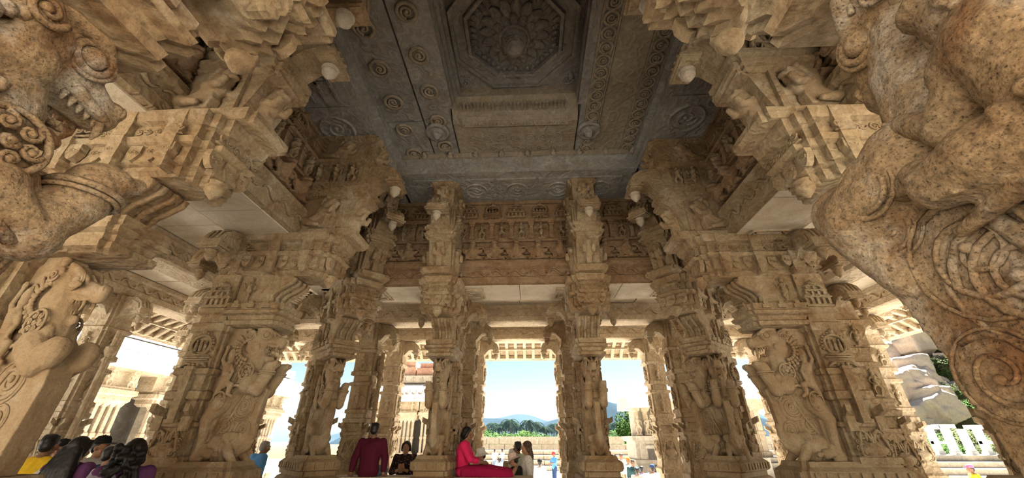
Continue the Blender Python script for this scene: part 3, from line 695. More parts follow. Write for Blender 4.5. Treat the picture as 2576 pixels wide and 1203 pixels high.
def bracket_lion():
    """rampant lion leaning out of the bracket: x outwards, z 0..0.55"""
    m = MB(); L = m.limb
    L([(-.22, 0, .06), (-.08, 0, .16), (.04, 0, .26), (.06, 0, .36)], [.10, .085, .10, .09], 10)
    m.ball((.08, 0, .41), (.085, .08, .075), 10); m.ball((.15, 0, .385), (.05, .055, .035), 8); m.ball((.13, 0, .33), (.045, .05, .022), 8)
    for s in (-1, 1):
        L([(.05, s*.07, .24), (.13, s*.08, .22), (.17, s*.08, .29)], [.05, .04, .035], 8)
        L([(-.2, s*.07, .08), (-.10, s*.1, .03), (-.0, s*.1, .0)], [.07, .05, .035], 8)
        m.ball((.13, s*.05, .44), .02, 6); L([(.05, s*.06, .47), (.03, s*.08, .52)], [.025, .01], 6)
        m.spiral((0, s*.1, .25), .05, 1.3, .012, 'y', s)
    for i in range(9): a = 1.5+.4*i; m.ball((.05+.09*math.cos(a), 0, .4+.09*math.sin(a)), (.025, .085, .025), 6)
    m.prism([(-.3, -.02), (.05, -.02), (.08, .1), (0, .5), (-.3, .5)], -.05, .05)
    return m
LION = sculpt(bracket_lion(), 'bracket_lion', 'statue_far', .011, 1, .004, .08)
def hook_corbel(L_=.44, w=.13):
    """curled corbel along +x with its tip hanging down; z 0 = top"""
    prof = [(0, 0), (.14, -.01), (.28, -.03), (L_*.86, -.10), (L_, -.22), (L_, -.30), (L_-.04, -.32), (L_-.13, -.32), (L_-.15, -.26), (L_-.18, -.24), (.16, -.27), (.05, -.40), (0, -.42)]
    m = MB().prism(prof, -w, w)
    for y in (-w, w): m.tube([(.02, y, -.06), (.2, y, -.08), (L_*.8, y, -.15), (L_-.05, y, -.25)], [.018, .022, .022, .018], 6)
    for y in (-w*.5, 0, w*.5): m.tube([(.1, y, -.0), (.28, y, -.025), (L_*.88, y, -.095), (L_+.005, y, -.22)], .016, 6)
    m.bx(L_-.17, L_+.03, -w-.02, w+.02, -.335, -.305); m.bx(L_-.15, L_+.015, -w, w, -.36, -.335)
    return m
bud_m = MB().lathe([(.06, 0), (.075, -.02), (.055, -.035), (.065, -.06), (.062, -.09), (.04, -.125), (.012, -.16), (.002, -.165)], (0, 0, 0), 12)
BUD = bud_m.mesh('lotus_bud', 'bud', True); BUDC = bud_m.mesh('lotus_bud', 'carved', True)
HOOK = hook_corbel().mesh('hook_corbel', 'carved'); HOOKW = hook_corbel(.5, .16).mesh('hook_corbel', 'carved')
def mirror_faces(make, name, mat, parent, u, z, half, smooth=False, key=0, cache={}):
    for s in (-1, 1):
        kk = (name, mat, key)
        if kk not in cache: cache[kk] = make.mesh(name, mat, smooth)
        link(name, cache[kk], parent, loc=(u, s*half, z), rot=(0, 0, 0 if s < 0 else PI))
def great_pillar(name, loc, rz, label, yali='lion', riders=True, big=False, twin=False, ysc=.93, vsc=.8):
    t = empty(name, (loc[0], loc[1], 0), rz); tag(t, label, 'pillar', 'great yali pillars around the nave', 'thing')
    # plinth
    fp = redent(-.47, .66, -.29, .29, .05)
    lev = [(-1.6, .10), (-1.42, .10), (-1.40, .06), (-1.28, .06), (-1.22, .0), (-1.0, 0), (-.98, .05), (-.90, .07), (-.84, .03), (-.80, -.02), (-.62, -.02), (-.60, .04), (-.55, .05), (-.50, .02), (-.48, -.02), (-.42, -.02), (-.40, .02), (-.29, .02), (-.25, -.03), (-.20, -.05)]
    p = MB().loft(fp, lev).build('plinth', 'stone', t)
    dm = MB().bx(-.03, .03, -.02, .01, -.385, -.30).mesh('plinth_tooth', 'carved')
    for i in range(9):
        for s in (-1, 1): link('plinth_tooth', dm, p, loc=(-.40+.12*i, s*.31, 0), rot=(0, 0, 0 if s < 0 else PI))
    for j in range(4): link('plinth_tooth', dm, p, loc=(.68, -.22+.147*j, 0), rot=(0, 0, PI/2))
    # shaft with its reliefs
    a0, a1, hv = -.42, .03, .22
    lev = [(-.22, .04), (-.16, .04), (-.14, 0), (.13, 0), (.15, .03), (.19, .03), (.21, -.01), (.42, -.01), (.44, .03), (.52, .03), (.54, 0), (.70, 0), (.72, .035), (.78, .035), (.80, .0), (1.22, 0), (1.24, .03), (1.34, .03), (1.36, -.01), (1.46, -.01), (1.48, .025), (1.54, .025), (1.56, 0), (2.02, 0)]
    sh = MB().loft(redent(a0, a1, -hv, hv, .045), lev).build('shaft', 'carved', t)
    uc = (a0+a1)/2
    mirror_faces(VASE, 'vase_relief', 'carved', sh, uc, -.20, hv, True)
    mirror_faces(ARCH, 'arch_relief', 'carved', sh, uc, .80, hv, True)
    mirror_faces(TOWER, 'tower_relief', 'carved', sh, uc, 1.54, hv)
    mirror_faces(STRIP, 'pilaster_strip', 'carved', sh, uc, .20, hv)
    for q_ in (-1, 1): mirror_faces(ENDS[q_], 'beam_end', 'carved', sh, uc, .22, hv, key=q_)
    # beast
    for k, (ang) in enumerate(((-.42, .42) if twin else (0,))):
        y = link('rampant_yali', YAL[yali], t, rot=(0, 0, ang), scale=(ysc, vsc, 1))
        for nm, me_ in YDET[yali]: link(nm, me_, y)
        bb = link('crouching_beast', BEAST, t, rot=(0, 0, ang), scale=(ysc, vsc, 1))
        if riders and not big:
            for s in (-1, 1): link('rider', RIDER[s], t, rot=(0, 0, ang), scale=(ysc, vsc, 1))
    if big: link('rider', BIGR, t)
    # block over the head, volute, capital
    MB().loft(redent(-.05, .66, -.22, .22, .05), [(1.30, -.06), (1.32, .02), (1.37, .03), (1.39, -.01), (1.44, .01), (1.46, .06), (1.50, .07), (1.52, .03), (1.56, .05), (1.60, .05)]).build('abacus', 'carved', t)
    for s in (-1, 1):
        for i in range(3): link('merlon', MERL, t, loc=(.10+.2*i, s*.27, 1.53), rot=(0, 0, 0 if s < 0 else PI))
    vp = [(0, 2.02), (0, 1.6), (.42, 1.6), (.46, 1.66), (.45, 1.73), (.50, 1.80), (.60, 1.86), (.69, 1.92), (.71, 1.98), (.68, 2.02)]
    vo = MB().prism(vp, -.19, .19).build('volute_bracket', 'carved', t)
    for y in (-.17, -.06, .06, .17):
        MB().tube([(u+.012, y, z) for u, z in vp[2:-1]], .03, 6).build('volute_rib', 'carved', vo, True)
    mirror_faces(SEAT, 'figure_relief', 'carved', vo, .16, 1.64, .19, True)
    clev = [(2.0, -.15), (2.03, -.10), (2.07, -.10), (2.09, -.05), (2.24, -.05), (2.26, .0), (2.30, .03), (2.32, -.02), (2.46, -.02), (2.48, .03), (2.52, .05), (2.58, .06)]
    cp = MB().loft(redent(-.46, 1.22, -.33, .33, .07, 2), clev).build('capital', 'carved', t)
    for u0 in (-.12, .34, .80): MB().loft([(u0, -.375), (u0+.15, -.375), (u0+.15, .375), (u0, .375)], [(z_+(.014 if z_ < 2.01 else -.006 if z_ > 2.57 else 0), o_*.35) for z_, o_ in clev]).build('capital_pleat', 'carved', cp)
    for s in (-1, 1):
        for i in range(8):
            u_ = -.26+.165*i; pl = any(u0-.05 < u_ < u0+.2 for u0 in (-.12, .34, .80)); v_ = .325 if pl else .28
            link('leaf_drop', LEAF, cp, loc=(u_, s*v_, 2.085), rot=(0, 0, 0 if s < 0 else PI), scale=(1, 1.2, 1.0))
            link('leaf_curl', CURL, cp, loc=(u_, s*(v_+.03), 2.39), rot=(0, 0, 0 if s < 0 else PI))
    for j in range(3):
        link('leaf_drop', LEAF, cp, loc=(1.17, -.18+.18*j, 2.085), rot=(0, 0, PI/2), scale=(1.1, 1.2, 1)); link('leaf_curl', CURL, cp, loc=(1.20, -.17+.17*j, 2.39), rot=(0, 0, PI/2))
    link('lotus_bud', BUDC, cp, loc=(1.12, 0, 2.06), scale=(1.2, 1.2, 1.1))
    # curled corbels on the three other sides
    for ang, (cx, cy) in ((PI, (-.40, 0)), (PI/2, (-.2, .26)), (-PI/2, (-.2, -.26))):
        h = link('hook_corbel', HOOKW if ang == PI else HOOK, t, loc=(cx, cy, 2.56), rot=(0, 0, ang))
        link('lotus_bud', BUDC, h, loc=((.5 if ang == PI else .44)-.07, 0, -.355))
    # upper bracket
    MB().loft(redent(.42, 1.40, -.24, .24, .05), [(2.58, .02), (2.62, .06), (2.68, .06), (2.70, .0), (2.74, -.03)]).build('bracket_sill', 'carved', t)
    bp = [(.45, 2.72), (1.20, 2.72), (1.26, 2.85), (1.32, 3.05), (1.36, 3.2), (1.42, 3.25), (1.42, 3.9), (1.46, 4.0), (1.46, 4.5), (.45, 4.5)]
    br = MB().prism(bp, -.20, .20).build('bracket_body', 'carved', t)
    for s in (-1, 1):
        for u_ in (.52, 1.16): MB().bx(u_-.03, u_+.03, s*.2-.04, s*.2+.04, 2.74, 3.24).build('bracket_pilaster', 'carved', br)
        for u_ in (.54, .82, 1.08, 1.32): MB().bx(u_-.025, u_+.025, s*.2-.035, s*.2+.035, 3.52, 3.88).build('bracket_pilaster', 'carved', br)
    link('bracket_lion', LION, br, loc=(1.30, 0, 2.74))
    for s in (-1, 1): link('bracket_lion', LION, br, loc=(.92, s*.235, 2.74), rot=(0, 0, s*.2), scale=(1.15, 1.0, .98))
    MB().loft(redent(.44, 1.46, -.26, .26, .05), [(3.24, -.05), (3.27, .0), (3.30, .0), (3.31, .03), (3.36, .04), (3.38, .0), (3.42, .0), (3.44, .04), (3.50, .04), (3.52, -.02)]).build('bracket_moulding', 'carved', t)
    h = link('hook_corbel', HOOK, t, loc=(1.42, 0, 3.92), rot=(0, 0, 0), scale=(1.12, 1.3, 1.0)); link('lotus_bud', BUD, h, loc=(.36, 0, -.355), scale=(1.1, .9, 1.05))
    for s in (-1, 1):
        link('figure_relief', fig_me[0], br, loc=(.68, s*.205, 3.53), rot=(0, 0, 0 if s < 0 else PI), scale=(.85, 1.7, .85)); link('figure_relief', fig_me[2], br, loc=(.95, s*.205, 3.53), rot=(0, 0, 0 if s < 0 else PI), scale=(.85, 1.7, .85))
        link('figure_relief', fig_me[3], br, loc=(1.2, s*.205, 3.53), rot=(0, 0, 0 if s < 0 else PI), scale=(.85, 1.7, .85))
    MB().loft(redent(.44, 1.46, -.26, .26, .05), [(3.88, -.04), (3.91, .02), (3.96, .03), (3.98, -.02)]).build('bracket_moulding', 'carved', t)
    link('bracket_lion', LION, br, loc=(1.47, 0, 3.98), scale=(.7, 1.0, .75))
    for s in (-1, 1): link('bracket_lion', LION, br, loc=(.95, s*.225, 3.99), rot=(0, 0, s*.2), scale=(1.0, .9, .72))
    MB().loft(redent(.44, 1.48, -.25, .25, .05), [(4.36, -.04), (4.39, .02), (4.44, .04), (4.46, .0), (4.5, .0)]).build('bracket_crown', 'carved', t)
    return t
VASE = vase_relief(.36, .34, .055); ARCH = arch_relief(.34, .42, .06); TOWER = tower_relief(.34, .40, .06)
STRIP = MB().bx(-.045, .045, -.07, .01, .02, .56).bx(-.06, .06, -.085, .01, .56, .60).bx(-.06, .06, -.085, .01, -.02, .02)
ENDS = {}
for s in (-1, 1):
    e_ = MB(); x_ = s*.16
    e_.add([(x_-.03, 0, .0), (x_+.03, 0, .0), (x_+.03, 0, .1), (x_-.03, 0, .1), (x_+s*.04-.03, -.13, .08), (x_+s*.04+.03, -.13, .08), (x_+s*.04+.03, -.13, .16), (x_+s*.04-.03, -.13, .16)],
             [(0, 3, 2, 1), (4, 5, 6, 7), (0, 1, 5, 4), (1, 2, 6, 5), (2, 3, 7, 6), (3, 0, 4, 7)])
    e_.torus((x_, -.02, -.02), .04, .018, 'y', 10, 5).bx(x_-.05, x_+.05, -.05, .01, -.12, .03); ENDS[s] = e_
MERL = MB().bx(-.05, .05, -.02, .02, 0, .05).bx(-.03, .03, -.025, .02, .05, .09).mesh('merlon', 'carved')
LEAF = MB().prism([(-.055, .16), (-.06, .08), (-.03, .02), (0, 0), (.03, .02), (.06, .08), (.055, .16)], -.02, .03).spiral((-.02, -.022, .09), .03, 1, .008, 'y', 1, n=8, k=4).spiral((.02, -.022, .09), .03, 1, .008, 'y', -1, n=8, k=4).mesh('leaf_drop', 'carved')
SEAT = figure_relief(.33, 2)
CURL = MB().spiral((-.03, -.005, 0), .045, 1.5, .011, 'y', 1, k=5).spiral((.035, -.005, .01), .04, 1.4, .010, 'y', -1, k=5).bx(-.075, .075, -.008, .02, -.062, -.05).mesh('leaf_curl', 'carved', True)
XL, XR = -3.9, 3.6
PIL = {}
PIL['C1'] = great_pillar('yali_pillar', (-1.57, 7.45), -PI/2, 'yali pillar beside the woman in the pink dress, its base bare to the front')
PIL['C2'] = great_pillar('yali_pillar', (1.09, 7.45), -PI/2, 'yali pillar across the opening from the woman in the pink dress')
PIL['L2'] = great_pillar('yali_pillar', (-3.75, 7.25), -PI/4, 'corner yali pillar between the man in maroon and the lion pillar')
PIL['R2'] = great_pillar('yali_pillar', (3.35, 7.3), -3*PI/4, 'corner pillar with two yalis side by side above one plinth', twin=True, riders=False)
PIL['L1'] = great_pillar('yali_pillar', (XL, 4.9), 0, 'pillar with open-mouthed lion yali in profile, near the man in blue')
PIL['R1'] = great_pillar('yali_pillar', (XR, 5.2), PI, 'pillar with yali in profile and small rider, opposite the open-mouthed lion pillar')
PIL['A'] = great_pillar('yali_pillar', (XL, 2.68), 0, 'pillar with yali head above the man in the yellow shirt', yali='makara', ysc=.74, vsc=.62)
PIL['R3'] = great_pillar('yali_pillar', (XR, 2.88), PI, 'pillar half hidden behind the horse rider statue, its broad capital bare', ysc=.5, vsc=.7)
PIL['N1'] = great_pillar('yali_pillar', (-1.67, .30), PI/2, 'huge entrance pillar with a yali raising its round paw', yali='lion_near', ysc=1, vsc=1)
PIL['N2'] = great_pillar('yali_pillar', (1.16, .30), PI/2, 'huge entrance pillar with a large carved rider on a horse-like yali', yali='horse', big=True, ysc=1, vsc=1)

# ================================================================== plain carved columns of the outer rows
def carved_column(loc, label, mat='carved', colonnette=0, h=.24, group='carved columns of the outer rows'):
    t = empty('carved_column', (loc[0], loc[1], 0)); tag(t, label, 'column', group, 'thing')
    lev = [(-1.6, .10), (-1.3, .10), (-1.26, .05), (-1.0, .05), (-.96, .0), (-.72, 0), (-.70, .05), (-.60, .06), (-.56, .02), (-.42, 0)]
    MB().loft(redent(-h, h, -h, h, .05), lev).build('plinth', mat, t)
    lev = [(-.42, 0), (.10, 0), (.12, .03), (.17, .03), (.19, -.03), (.34, -.03), (.36, .02), (.44, .03), (.46, -.01), (.54, -.01), (.56, .02), (.62, .02), (.64, -.01), (1.12, -.01), (1.14, .03), (1.20, .03), (1.22, -.03), (1.34, -.03), (1.36, .03), (1.44, .03), (1.46, 0), (1.86, 0), (1.88, .04), (1.93, .06), (1.96, .02), (2.1, .0), (2.58, .0)]
    sh = MB().loft(redent(-h, h, -h, h, .045), lev).build('shaft', mat, t)
    rr = random.Random(loc[0]*7+loc[1])
    for ang in (0, PI/2, -PI/2, PI):
        if ang == PI: continue
        c, s = math.cos(ang), math.sin(ang); f = lambda d: (s*d, -c*d)
        link('figure_relief', FIGL[mat][rr.randrange(4)], sh, loc=(*f(h-.01), .68), rot=(0, 0, ang), scale=1.0)
        link('figure_relief', FIGL[mat][rr.randrange(4)], sh, loc=(*f(h), 1.49), rot=(0, 0, ang), scale=(.95, 1, .85))
        link('vase_relief', VASL[mat], sh, loc=(*f(h), -.40), rot=(0, 0, ang), scale=(1.1, 1, 1.3))
        for q_ in (-1, 1): link('beam_end', ENDL[mat][q_], sh, loc=(*f(h-.03), .20), rot=(0, 0, ang))
        hk = link('hook_corbel', HOOKL[mat], t, loc=(*f(h-.04), 2.58), rot=(0, 0, ang-PI/2)); link('lotus_bud', BUDL[mat], hk, loc=(.37, 0, -.355))
    hk = link('hook_corbel', HOOKL[mat], t, loc=(0, h-.04, 2.58), rot=(0, 0, PI/2)); link('lotus_bud', BUDL[mat], hk, loc=(.37, 0, -.355))
    if colonnette:
        MB().lathe([(.085, -.5), (.085, -.35), (.06, -.3), (.075, -.2), (.055, -.15), (.05, .6), (.07, .63), (.05, .66), (.05, 1.3), (.08, 1.34), (.055, 1.4), (.1, 1.5), (.1, 1.58), (.05, 1.6), (.05, 1.9)], (colonnette, -.05, 0), 10).build('colonnette', mat, t)
        MB().bx(min(0, colonnette)-.1, max(0, colonnette)+.1, -.16, .1, -1.6, -.5).build('colonnette_base', mat, t)
    return t
FIGL = {'carved': fig_me, 'lightc': [sculpt(figure_relief(.4, p), 'figure_relief', 'lightc', .009, 1) for p in range(4)]}
VASL = {k: vase_relief(.34, .34, .055).mesh('vase_relief', k, True) for k in ('carved', 'lightc')}
ENDL = {k: {q: ENDS[q].mesh('beam_end', k) for q in (-1, 1)} for k in ('carved', 'lightc')}
HOOKL = {k: hook_corbel().mesh('hook_corbel', k) for k in ('carved', 'lightc')}
BUDL = {k: bud_m.mesh('lotus_bud', k, True) for k in ('carved', 'lightc')}
carved_column((-1.52, 9.4), 'dark carved column right behind the woman in the pink dress')
carved_column((1.02, 9.4), 'carved column of the second row across the opening from the woman in pink')
carved_column((-3.9, 9.4), 'carved column behind the seated man in maroon', colonnette=.36)
carved_column((3.5, 9.4), 'carved column of the second row behind the twin yali pillar')
carved_column((-6.5, 9.4), 'carved column behind the man in the blue shirt')
carved_column((-8.3, 9.4), 'carved column of the second row at the white shrine side', 'lightc')
carved_column((7.9, 9.4), 'carved column of the second row at the rocky hill side', 'lightc')
carved_column((-1.52, 11.25), 'outermost column framing the view of the hills, woman in pink side', 'lightc')
carved_column((1.0, 11.25), 'outermost column framing the view of the hills, gatehouse side', 'lightc')
carved_column((-3.85, 11.25), 'outermost column with a slim side colonnette beside the woman with the phone', 'lightc', colonnette=-.38)
carved_column((3.48, 11.25), 'outermost column with a slim side colonnette next to the ruined gatehouse', 'lightc', colonnette=.4)
carved_column((-6.1, 11.25), 'outermost column seen between the lion pillar and the corner pillar', 'lightc')
carved_column((6.5, 11.25), 'outermost column near the stepped platform', 'lightc')
carved_column((-8.3, 11.25), 'corner column of the outermost row towards the white shrine', 'lightc')
for y, w in ((7.1, 'next to the lion pillar'), (4.9, 'behind the man in the yellow shirt'), (2.6, 'beyond the near yali head'), (.4, 'in line with the entrance pair')):
    carved_column((-6.15, 4.15 if y == 4.9 else y), 'carved aisle column '+w, 'lightc' if y == 7.1 else 'carved')
    carved_column((-8.3, y), 'carved eaves column on the shrine side '+w, 'lightc', colonnette=.36 if y == 7.1 else 0)
for y, w in ((7.3, 'next to the pillar with the small rider'), (5.2, 'behind the horse rider statue'), (2.9, 'beside the half hidden pillar'), (.5, 'beside the entrance rider pillar')):
    carved_column((5.8, y), 'carved aisle column '+w, 'carved')
    carved_column((7.9, y), 'carved eaves column on the hill side '+w, 'lightc')
for x0, x1, lab in ((-3.35, -1.95, 'low stone bench the man in maroon sits on'), (-1.36, .02, 'low stone bench the woman in pink rests on')):
    t = empty('stone_bench', ((x0+x1)/2, 7.4, -1.6)); tag(t, lab, 'bench', 'stone benches between the pillars', 'thing'); L_ = x1-x0
    MB().bx(-L_/2, L_/2, -.26, .26, .94, 1.08).build('seat_slab', 'light', t); MB().bx(-L_/2+.06, L_/2-.06, -.2, .2, 0, .94).build('base_block', 'stone', t)

# ================================================================== outside: court, shrines, walls, hill, trees
M['ground'] = granite('sandy_court_ground', base=(.44, .41, .355), alt=(.48, .455, .405), rust=(.39, .34, .27), pale=(.56, .54, .50), rust_amt=.4, pale_amt=.5, speck=.15, grain=12, bump=.2)
M['far_ground'] = plain('dry_grass_ground', (.10, .10, .05), .95, .3, .05, 0.0)
M['hillside'] = plain('scrub_hillside', (.014, .022, .03), .95, .35, .03, 0.0)
M['rock'] = granite('boulder_granite', base=(.52, .43, .35), alt=(.47, .38, .30), rust=(.38, .26, .17), pale=(.62, .56, .5), rust_amt=.4, pale_amt=.5, speck=.1, grain=8)
M['brick'] = granite('old_brick', base=(.36, .20, .13), alt=(.42, .27, .19), rust=(.30, .16, .10), pale=(.5, .42, .34), speck=.2, grain=40, carve=.4, carve_scale=5)
M['leaf'] = plain('bush_leaf', (.075, .15, .03), .8, .5, 1.2, .05)
M['leaf_dry'] = plain('dry_bush_leaf', (.13, .155, .06), .8, .4, 1.5, .05)
M['palm'] = plain('palm_leaf', (.016, .028, .016), .8, .4, .5, 0.0)
M['bark'] = plain('bark', (.16, .12, .08), .9, .3, 6)
GZ = -2.3
g = MB(); g.bx(-90, 90, -70, 62, GZ-.5, GZ).build('ground', 'ground'); structure(bpy.data.objects['ground'], 'bright sandy court around the hall', 'ground')
fg = MB(); fg.bx(-900, 1500, 62, 1400, GZ-1.2, GZ-.4).build('ground_beyond', 'far_ground'); structure(bpy.data.objects['ground_beyond'], 'dry grassland beyond the enclosure wall', 'ground')
# plinth of the hall
hp = empty('hall_plinth', (0, 0, GZ)); structure(hp, 'moulded granite plinth the hall stands on', 'plinth')
for (x0, x1, y0, y1) in ((-9.2, 9.2, 12.3, 12.55), (-9.25, -8.98, -1, 12.5), (8.98, 9.25, -1, 12.5)):
    MB().bx(x0, x1, y0, y1, 0, .2).bx(x0+.04, x1-.04, y0+.04, y1-.04, .2, .55).bx(x0, x1, y0, y1, .55, .69).build('plinth_course', 'court', hp)

# --- enclosure wall of stone blocks, and long steps before it
rw = random.Random(3)
ew = empty('enclosure_wall', (6, 47, GZ)); tag(ew, 'long enclosure wall of pale stone blocks before the green bushes', 'wall', kind='thing')
x = -16.0
for course, (z0, z1, off) in enumerate(((0, 1.05, 0), (1.05, 2.0, .7), (2.0, 2.8, .2))):
    x = -16-off
    while x < 22:
        w = 1.3+1.1*rw.random(); dz = .12*rw.random() if course == 2 else 0
        if not (course == 2 and rw.random() < .06):
            MB().bx(x+.02, x+w-.02, -.5+.06*rw.random(), .5, z0+.015, z1-.015-dz).build('block', 'court', ew)
        x += w
st = empty('stepped_terrace', (6, 42, GZ)); tag(st, 'long low stepped terrace running along the enclosure wall', 'terrace', kind='thing')
for k in range(4):
    for i in range(10): MB().bx(-24+4.8*i+.02, -19.2+4.8*i-.02, -3+1.1*k, 2.6, .38*k, .38*k+.36-.03*rw.random()).build('step_block', 'court', st)

# --- ruined gatehouse
gh = empty('ruined_gatehouse', (9.1, 31, GZ)); tag(gh, 'small ruined gatehouse with pillared upper stage and slab roof', 'gatehouse', kind='thing')
MB().loft(redent(-2.0, 2.0, -1.6, 1.6, .25), [(0, .2), (.25, .2), (.3, .05), (.9, .05), (1.0, .15), (1.2, .15), (1.25, 0), (2.25, 0), (2.35, .2), (2.6, .25)]).build('base', 'court', gh)
for xx in (-1.0, .6): MB().bx(xx-.32, xx+.32, -1.68, -1.5, .45, 1.85).build('doorway', 'shade', gh); MB().bx(xx-.45, xx+.45, -1.78, -1.6, 1.85, 2.05).build('door_lintel', 'court', gh)  # dark panels stand for the shade inside the door openings
for xx in (-1.7, -1.05, -.4, .3, 1.0, 1.7):
    MB().loft(redent(xx-.16, xx+.16, -1.4, -1.08, .05), [(2.6, .08), (2.75, .08), (2.8, 0), (3.3, 0), (3.35, .05), (3.45, .05), (3.5, 0), (4.1, 0), (4.2, .1), (4.35, .14)]).build('column', 'lightc', gh)
    link('statue', FIGL['lightc'][int(xx*3) % 4], gh, loc=(xx, -1.5, 2.75), scale=(2.6, 2.6, 2.9))
MB().bx(-1.6, 1.6, -.9, 1.2, 2.6, 4.35).build('cella', 'court', gh)
MB().prism([(-2.1, 4.35), (-1.95, 4.5), (-1.6, 4.95), (-1.2, 5.1), (1.5, 5.1), (1.9, 4.5), (1.9, 4.35)], -2.3, 2.1, 'x').build('roof_slab', 'light', gh)

# --- shrine with the white cornice, long side towards the hall
def colonnette_cluster(parent, x, y, h, rot, mat='lightc', n=5):
    c_, s_ = math.cos(rot), math.sin(rot)
    for i in range(n):
        d = (i-(n-1)/2)*.26
        MB().loft([(-.065, -.065), (.065, -.065), (.065, .065), (-.065, .065)], [(0, .05), (.15, .05), (.17, 0), (h*.45, 0), (h*.47, .03), (h*.52, .03), (h*.54, 0), (h-.12, 0), (h, .06)]).build('colonnette', mat, parent, loc=(x+c_*d, y+s_*d, 0))
def shrine(name, loc, rz, length, label, white, bays, top, brick=True):
    """local x along the facade, -y towards the viewer"""
    t = empty(name, (loc[0], loc[1], GZ), rz); tag(t, label, 'shrine', kind='thing')
    MB().prism([(-.25, 0), (-.25, .3), (-.1, .35), (-.1, .7), (-.3, .8), (-.3, 1.0), (-.1, 1.1), (-.1, 1.25), (3, 1.25), (3, 0)], 0, length, 'x').build('plinth', 'court', t)
    for i in range(int(length/.8)): link('figure_relief', FIGL['lightc'][i % 4], t, loc=(.4+.8*i, -.1, .36), scale=(1.0, 1, .8))
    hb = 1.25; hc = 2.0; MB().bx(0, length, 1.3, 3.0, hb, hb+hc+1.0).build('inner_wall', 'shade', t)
    for i in range(bays):
        xx = (i+.5)*length/bays; b = length/bays
        MB().bx(xx-.7, xx+.7, 0, .7, hb, hb+.25).build('pier_base', 'lightc', t)
        q = empty('pier', (xx, .35, hb+.25)); q.parent = t
        colonnette_cluster(q, 0, -.2, hc, 0); MB().bx(-.42, .42, -.05, .35, 0, hc).build('pier_core', 'court', q)
        MB().loft(redent(xx-.75, xx+.75, -.1, .8, .08), [(hb+hc+.25, -.1), (hb+hc+.35, 0), (hb+hc+.5, 0), (hb+hc+.55, .1), (hb+hc+.7, .1), (hb+hc+.72, 0), (hb+hc+.8, 0)]).build('capital', 'lightc', t)
        for s_ in (-1, 1): link('bracket_figure', FIGL['lightc'][(i+s_) % 4], t, loc=(xx+s_*.4, -.05, hb+hc+.78), scale=(1.6, 1.5, 1.5))
        MB().bx(xx-.85, xx+.85, .1, .8, hb+hc+.8, hb+hc+1.35).build('bracket', 'lightc', t)
    zc = hb+hc+1.35
    MB().bx(0, length, 0, 3.0, zc, zc+.25).build('lintel', 'lightc', t)
    prof = [(.2, zc+.25), (-.9, zc+.05), (-1.25, zc-.1), (-1.3, zc+.02), (-1.1, zc+.35), (-.6, zc+.85), (.1, zc+1.15), (.6, zc+1.2), (.6, zc+.25)]
    n = max(2, int(length/2.2))
    for i in range(n): MB().prism(prof, i*length/n+.012, (i+1)*length/n-.012, 'x').build('cornice_stone', 'plaster' if white else 'light', t)
    band = MB().spiral((0, 0, 0), .12, 1.4, .03, 'y').torus((0, 0, 0), .15, .025, 'y', 14, 5).mesh('cornice_roundel', 'plaster' if white else 'light', True)
    for i in range(int(length/.42)): link('cornice_roundel', band, t, loc=(.25+.42*i, -.93, zc+.55), rot=(-.75, 0, 0))
    MB().bx(0, length, .0, 3.0, zc+1.2, zc+1.65).build('parapet', 'plaster' if white else 'court', t)
    for i in range(int(length/.6)): link('figure_relief', FIGL['lightc'][i % 4], t, loc=(.3+.6*i, 0, zc+1.24), scale=(1.3, 1, .8), rot=(0, 0, 0))
    if brick:
        for i in range(int(length/1.4)):
            hh = .5+1.0*rw.random(); MB().bx(i*1.4, i*1.4+1.35, .3, 2.6, zc+1.65, zc+1.65+hh*.6).bx(i*1.4+.15, i*1.4+1.2, .6, 2.4, zc+1.65+hh*.6, zc+1.65+hh).build('brick_mass', 'brick', t)
    return t
shrine('corniced_shrine', (-15.0, 8.0), PI/2, 17.0, 'shrine with a sweeping white cornice beyond the group of visitors', True, 7, 0)
shrine('hall_shrine', (-10.6, 27.0), 0, 6.6, 'shrine with slim white columns behind the woman with the phone', False, 4, 0)

# --- stepped platform with posts, between the twin yali pillar and the rider pillar
sp = empty('stepped_platform', (14.2, 25, GZ)); tag(sp, 'stepped stone platform with flight of stairs and worn posts', 'platform', kind='thing')
for k in range(6): MB().bx(-1.4+.0*k, 1.4, -2.2+.4*k, 3, .25*k, .25*k+.24).build('stair_step', 'court', sp)
MB().bx(-5, -1.45, -1, 3, 0, 1.5).build('platform_block', 'court', sp); MB().bx(1.45, 5, -1, 3, 0, 1.5).build('platform_block', 'court', sp)
for i in range(8):
    xx = -4.6+1.3*i
    MB().loft(redent(xx-.2, xx+.2, .6, 1.0, .06), [(1.5, .1), (1.75, .1), (1.8, 0), (2.6, 0), (2.65, .06), (2.8, .06), (2.85, 0), (3.9, 0), (4.0, .2), (4.2, .25)]).build('column', 'lightc', sp)
MB().bx(-5, 5, .3, 3, 4.2, 4.6).build('lintel', 'lightc', sp); MB().prism([(-.5, 4.5), (-.6, 4.65), (0, 5.3), (3, 5.3), (3, 4.6)], -5.2, 5.2, 'x').build('cornice', 'plaster', sp)

# --- added wall, unseen behind the camera, to bounce sunlight into the hall
nw = empty('bounce_wall', (0, -7.2, GZ)); tag(nw, 'added pale block wall behind the camera bouncing sunlight into the hall', 'wall', kind='thing')
for k in range(6):
    for i in range(12): MB().bx(-15+2.5*i+.02, -12.5+2.5*i-.02, -.6, .05*rw.random(), .95*k, .95*k+.93).build('block', 'light', nw)
MB().bx(-15.2, 15.2, -.8, .25, 5.7, 6.1).build('coping', 'light', nw)

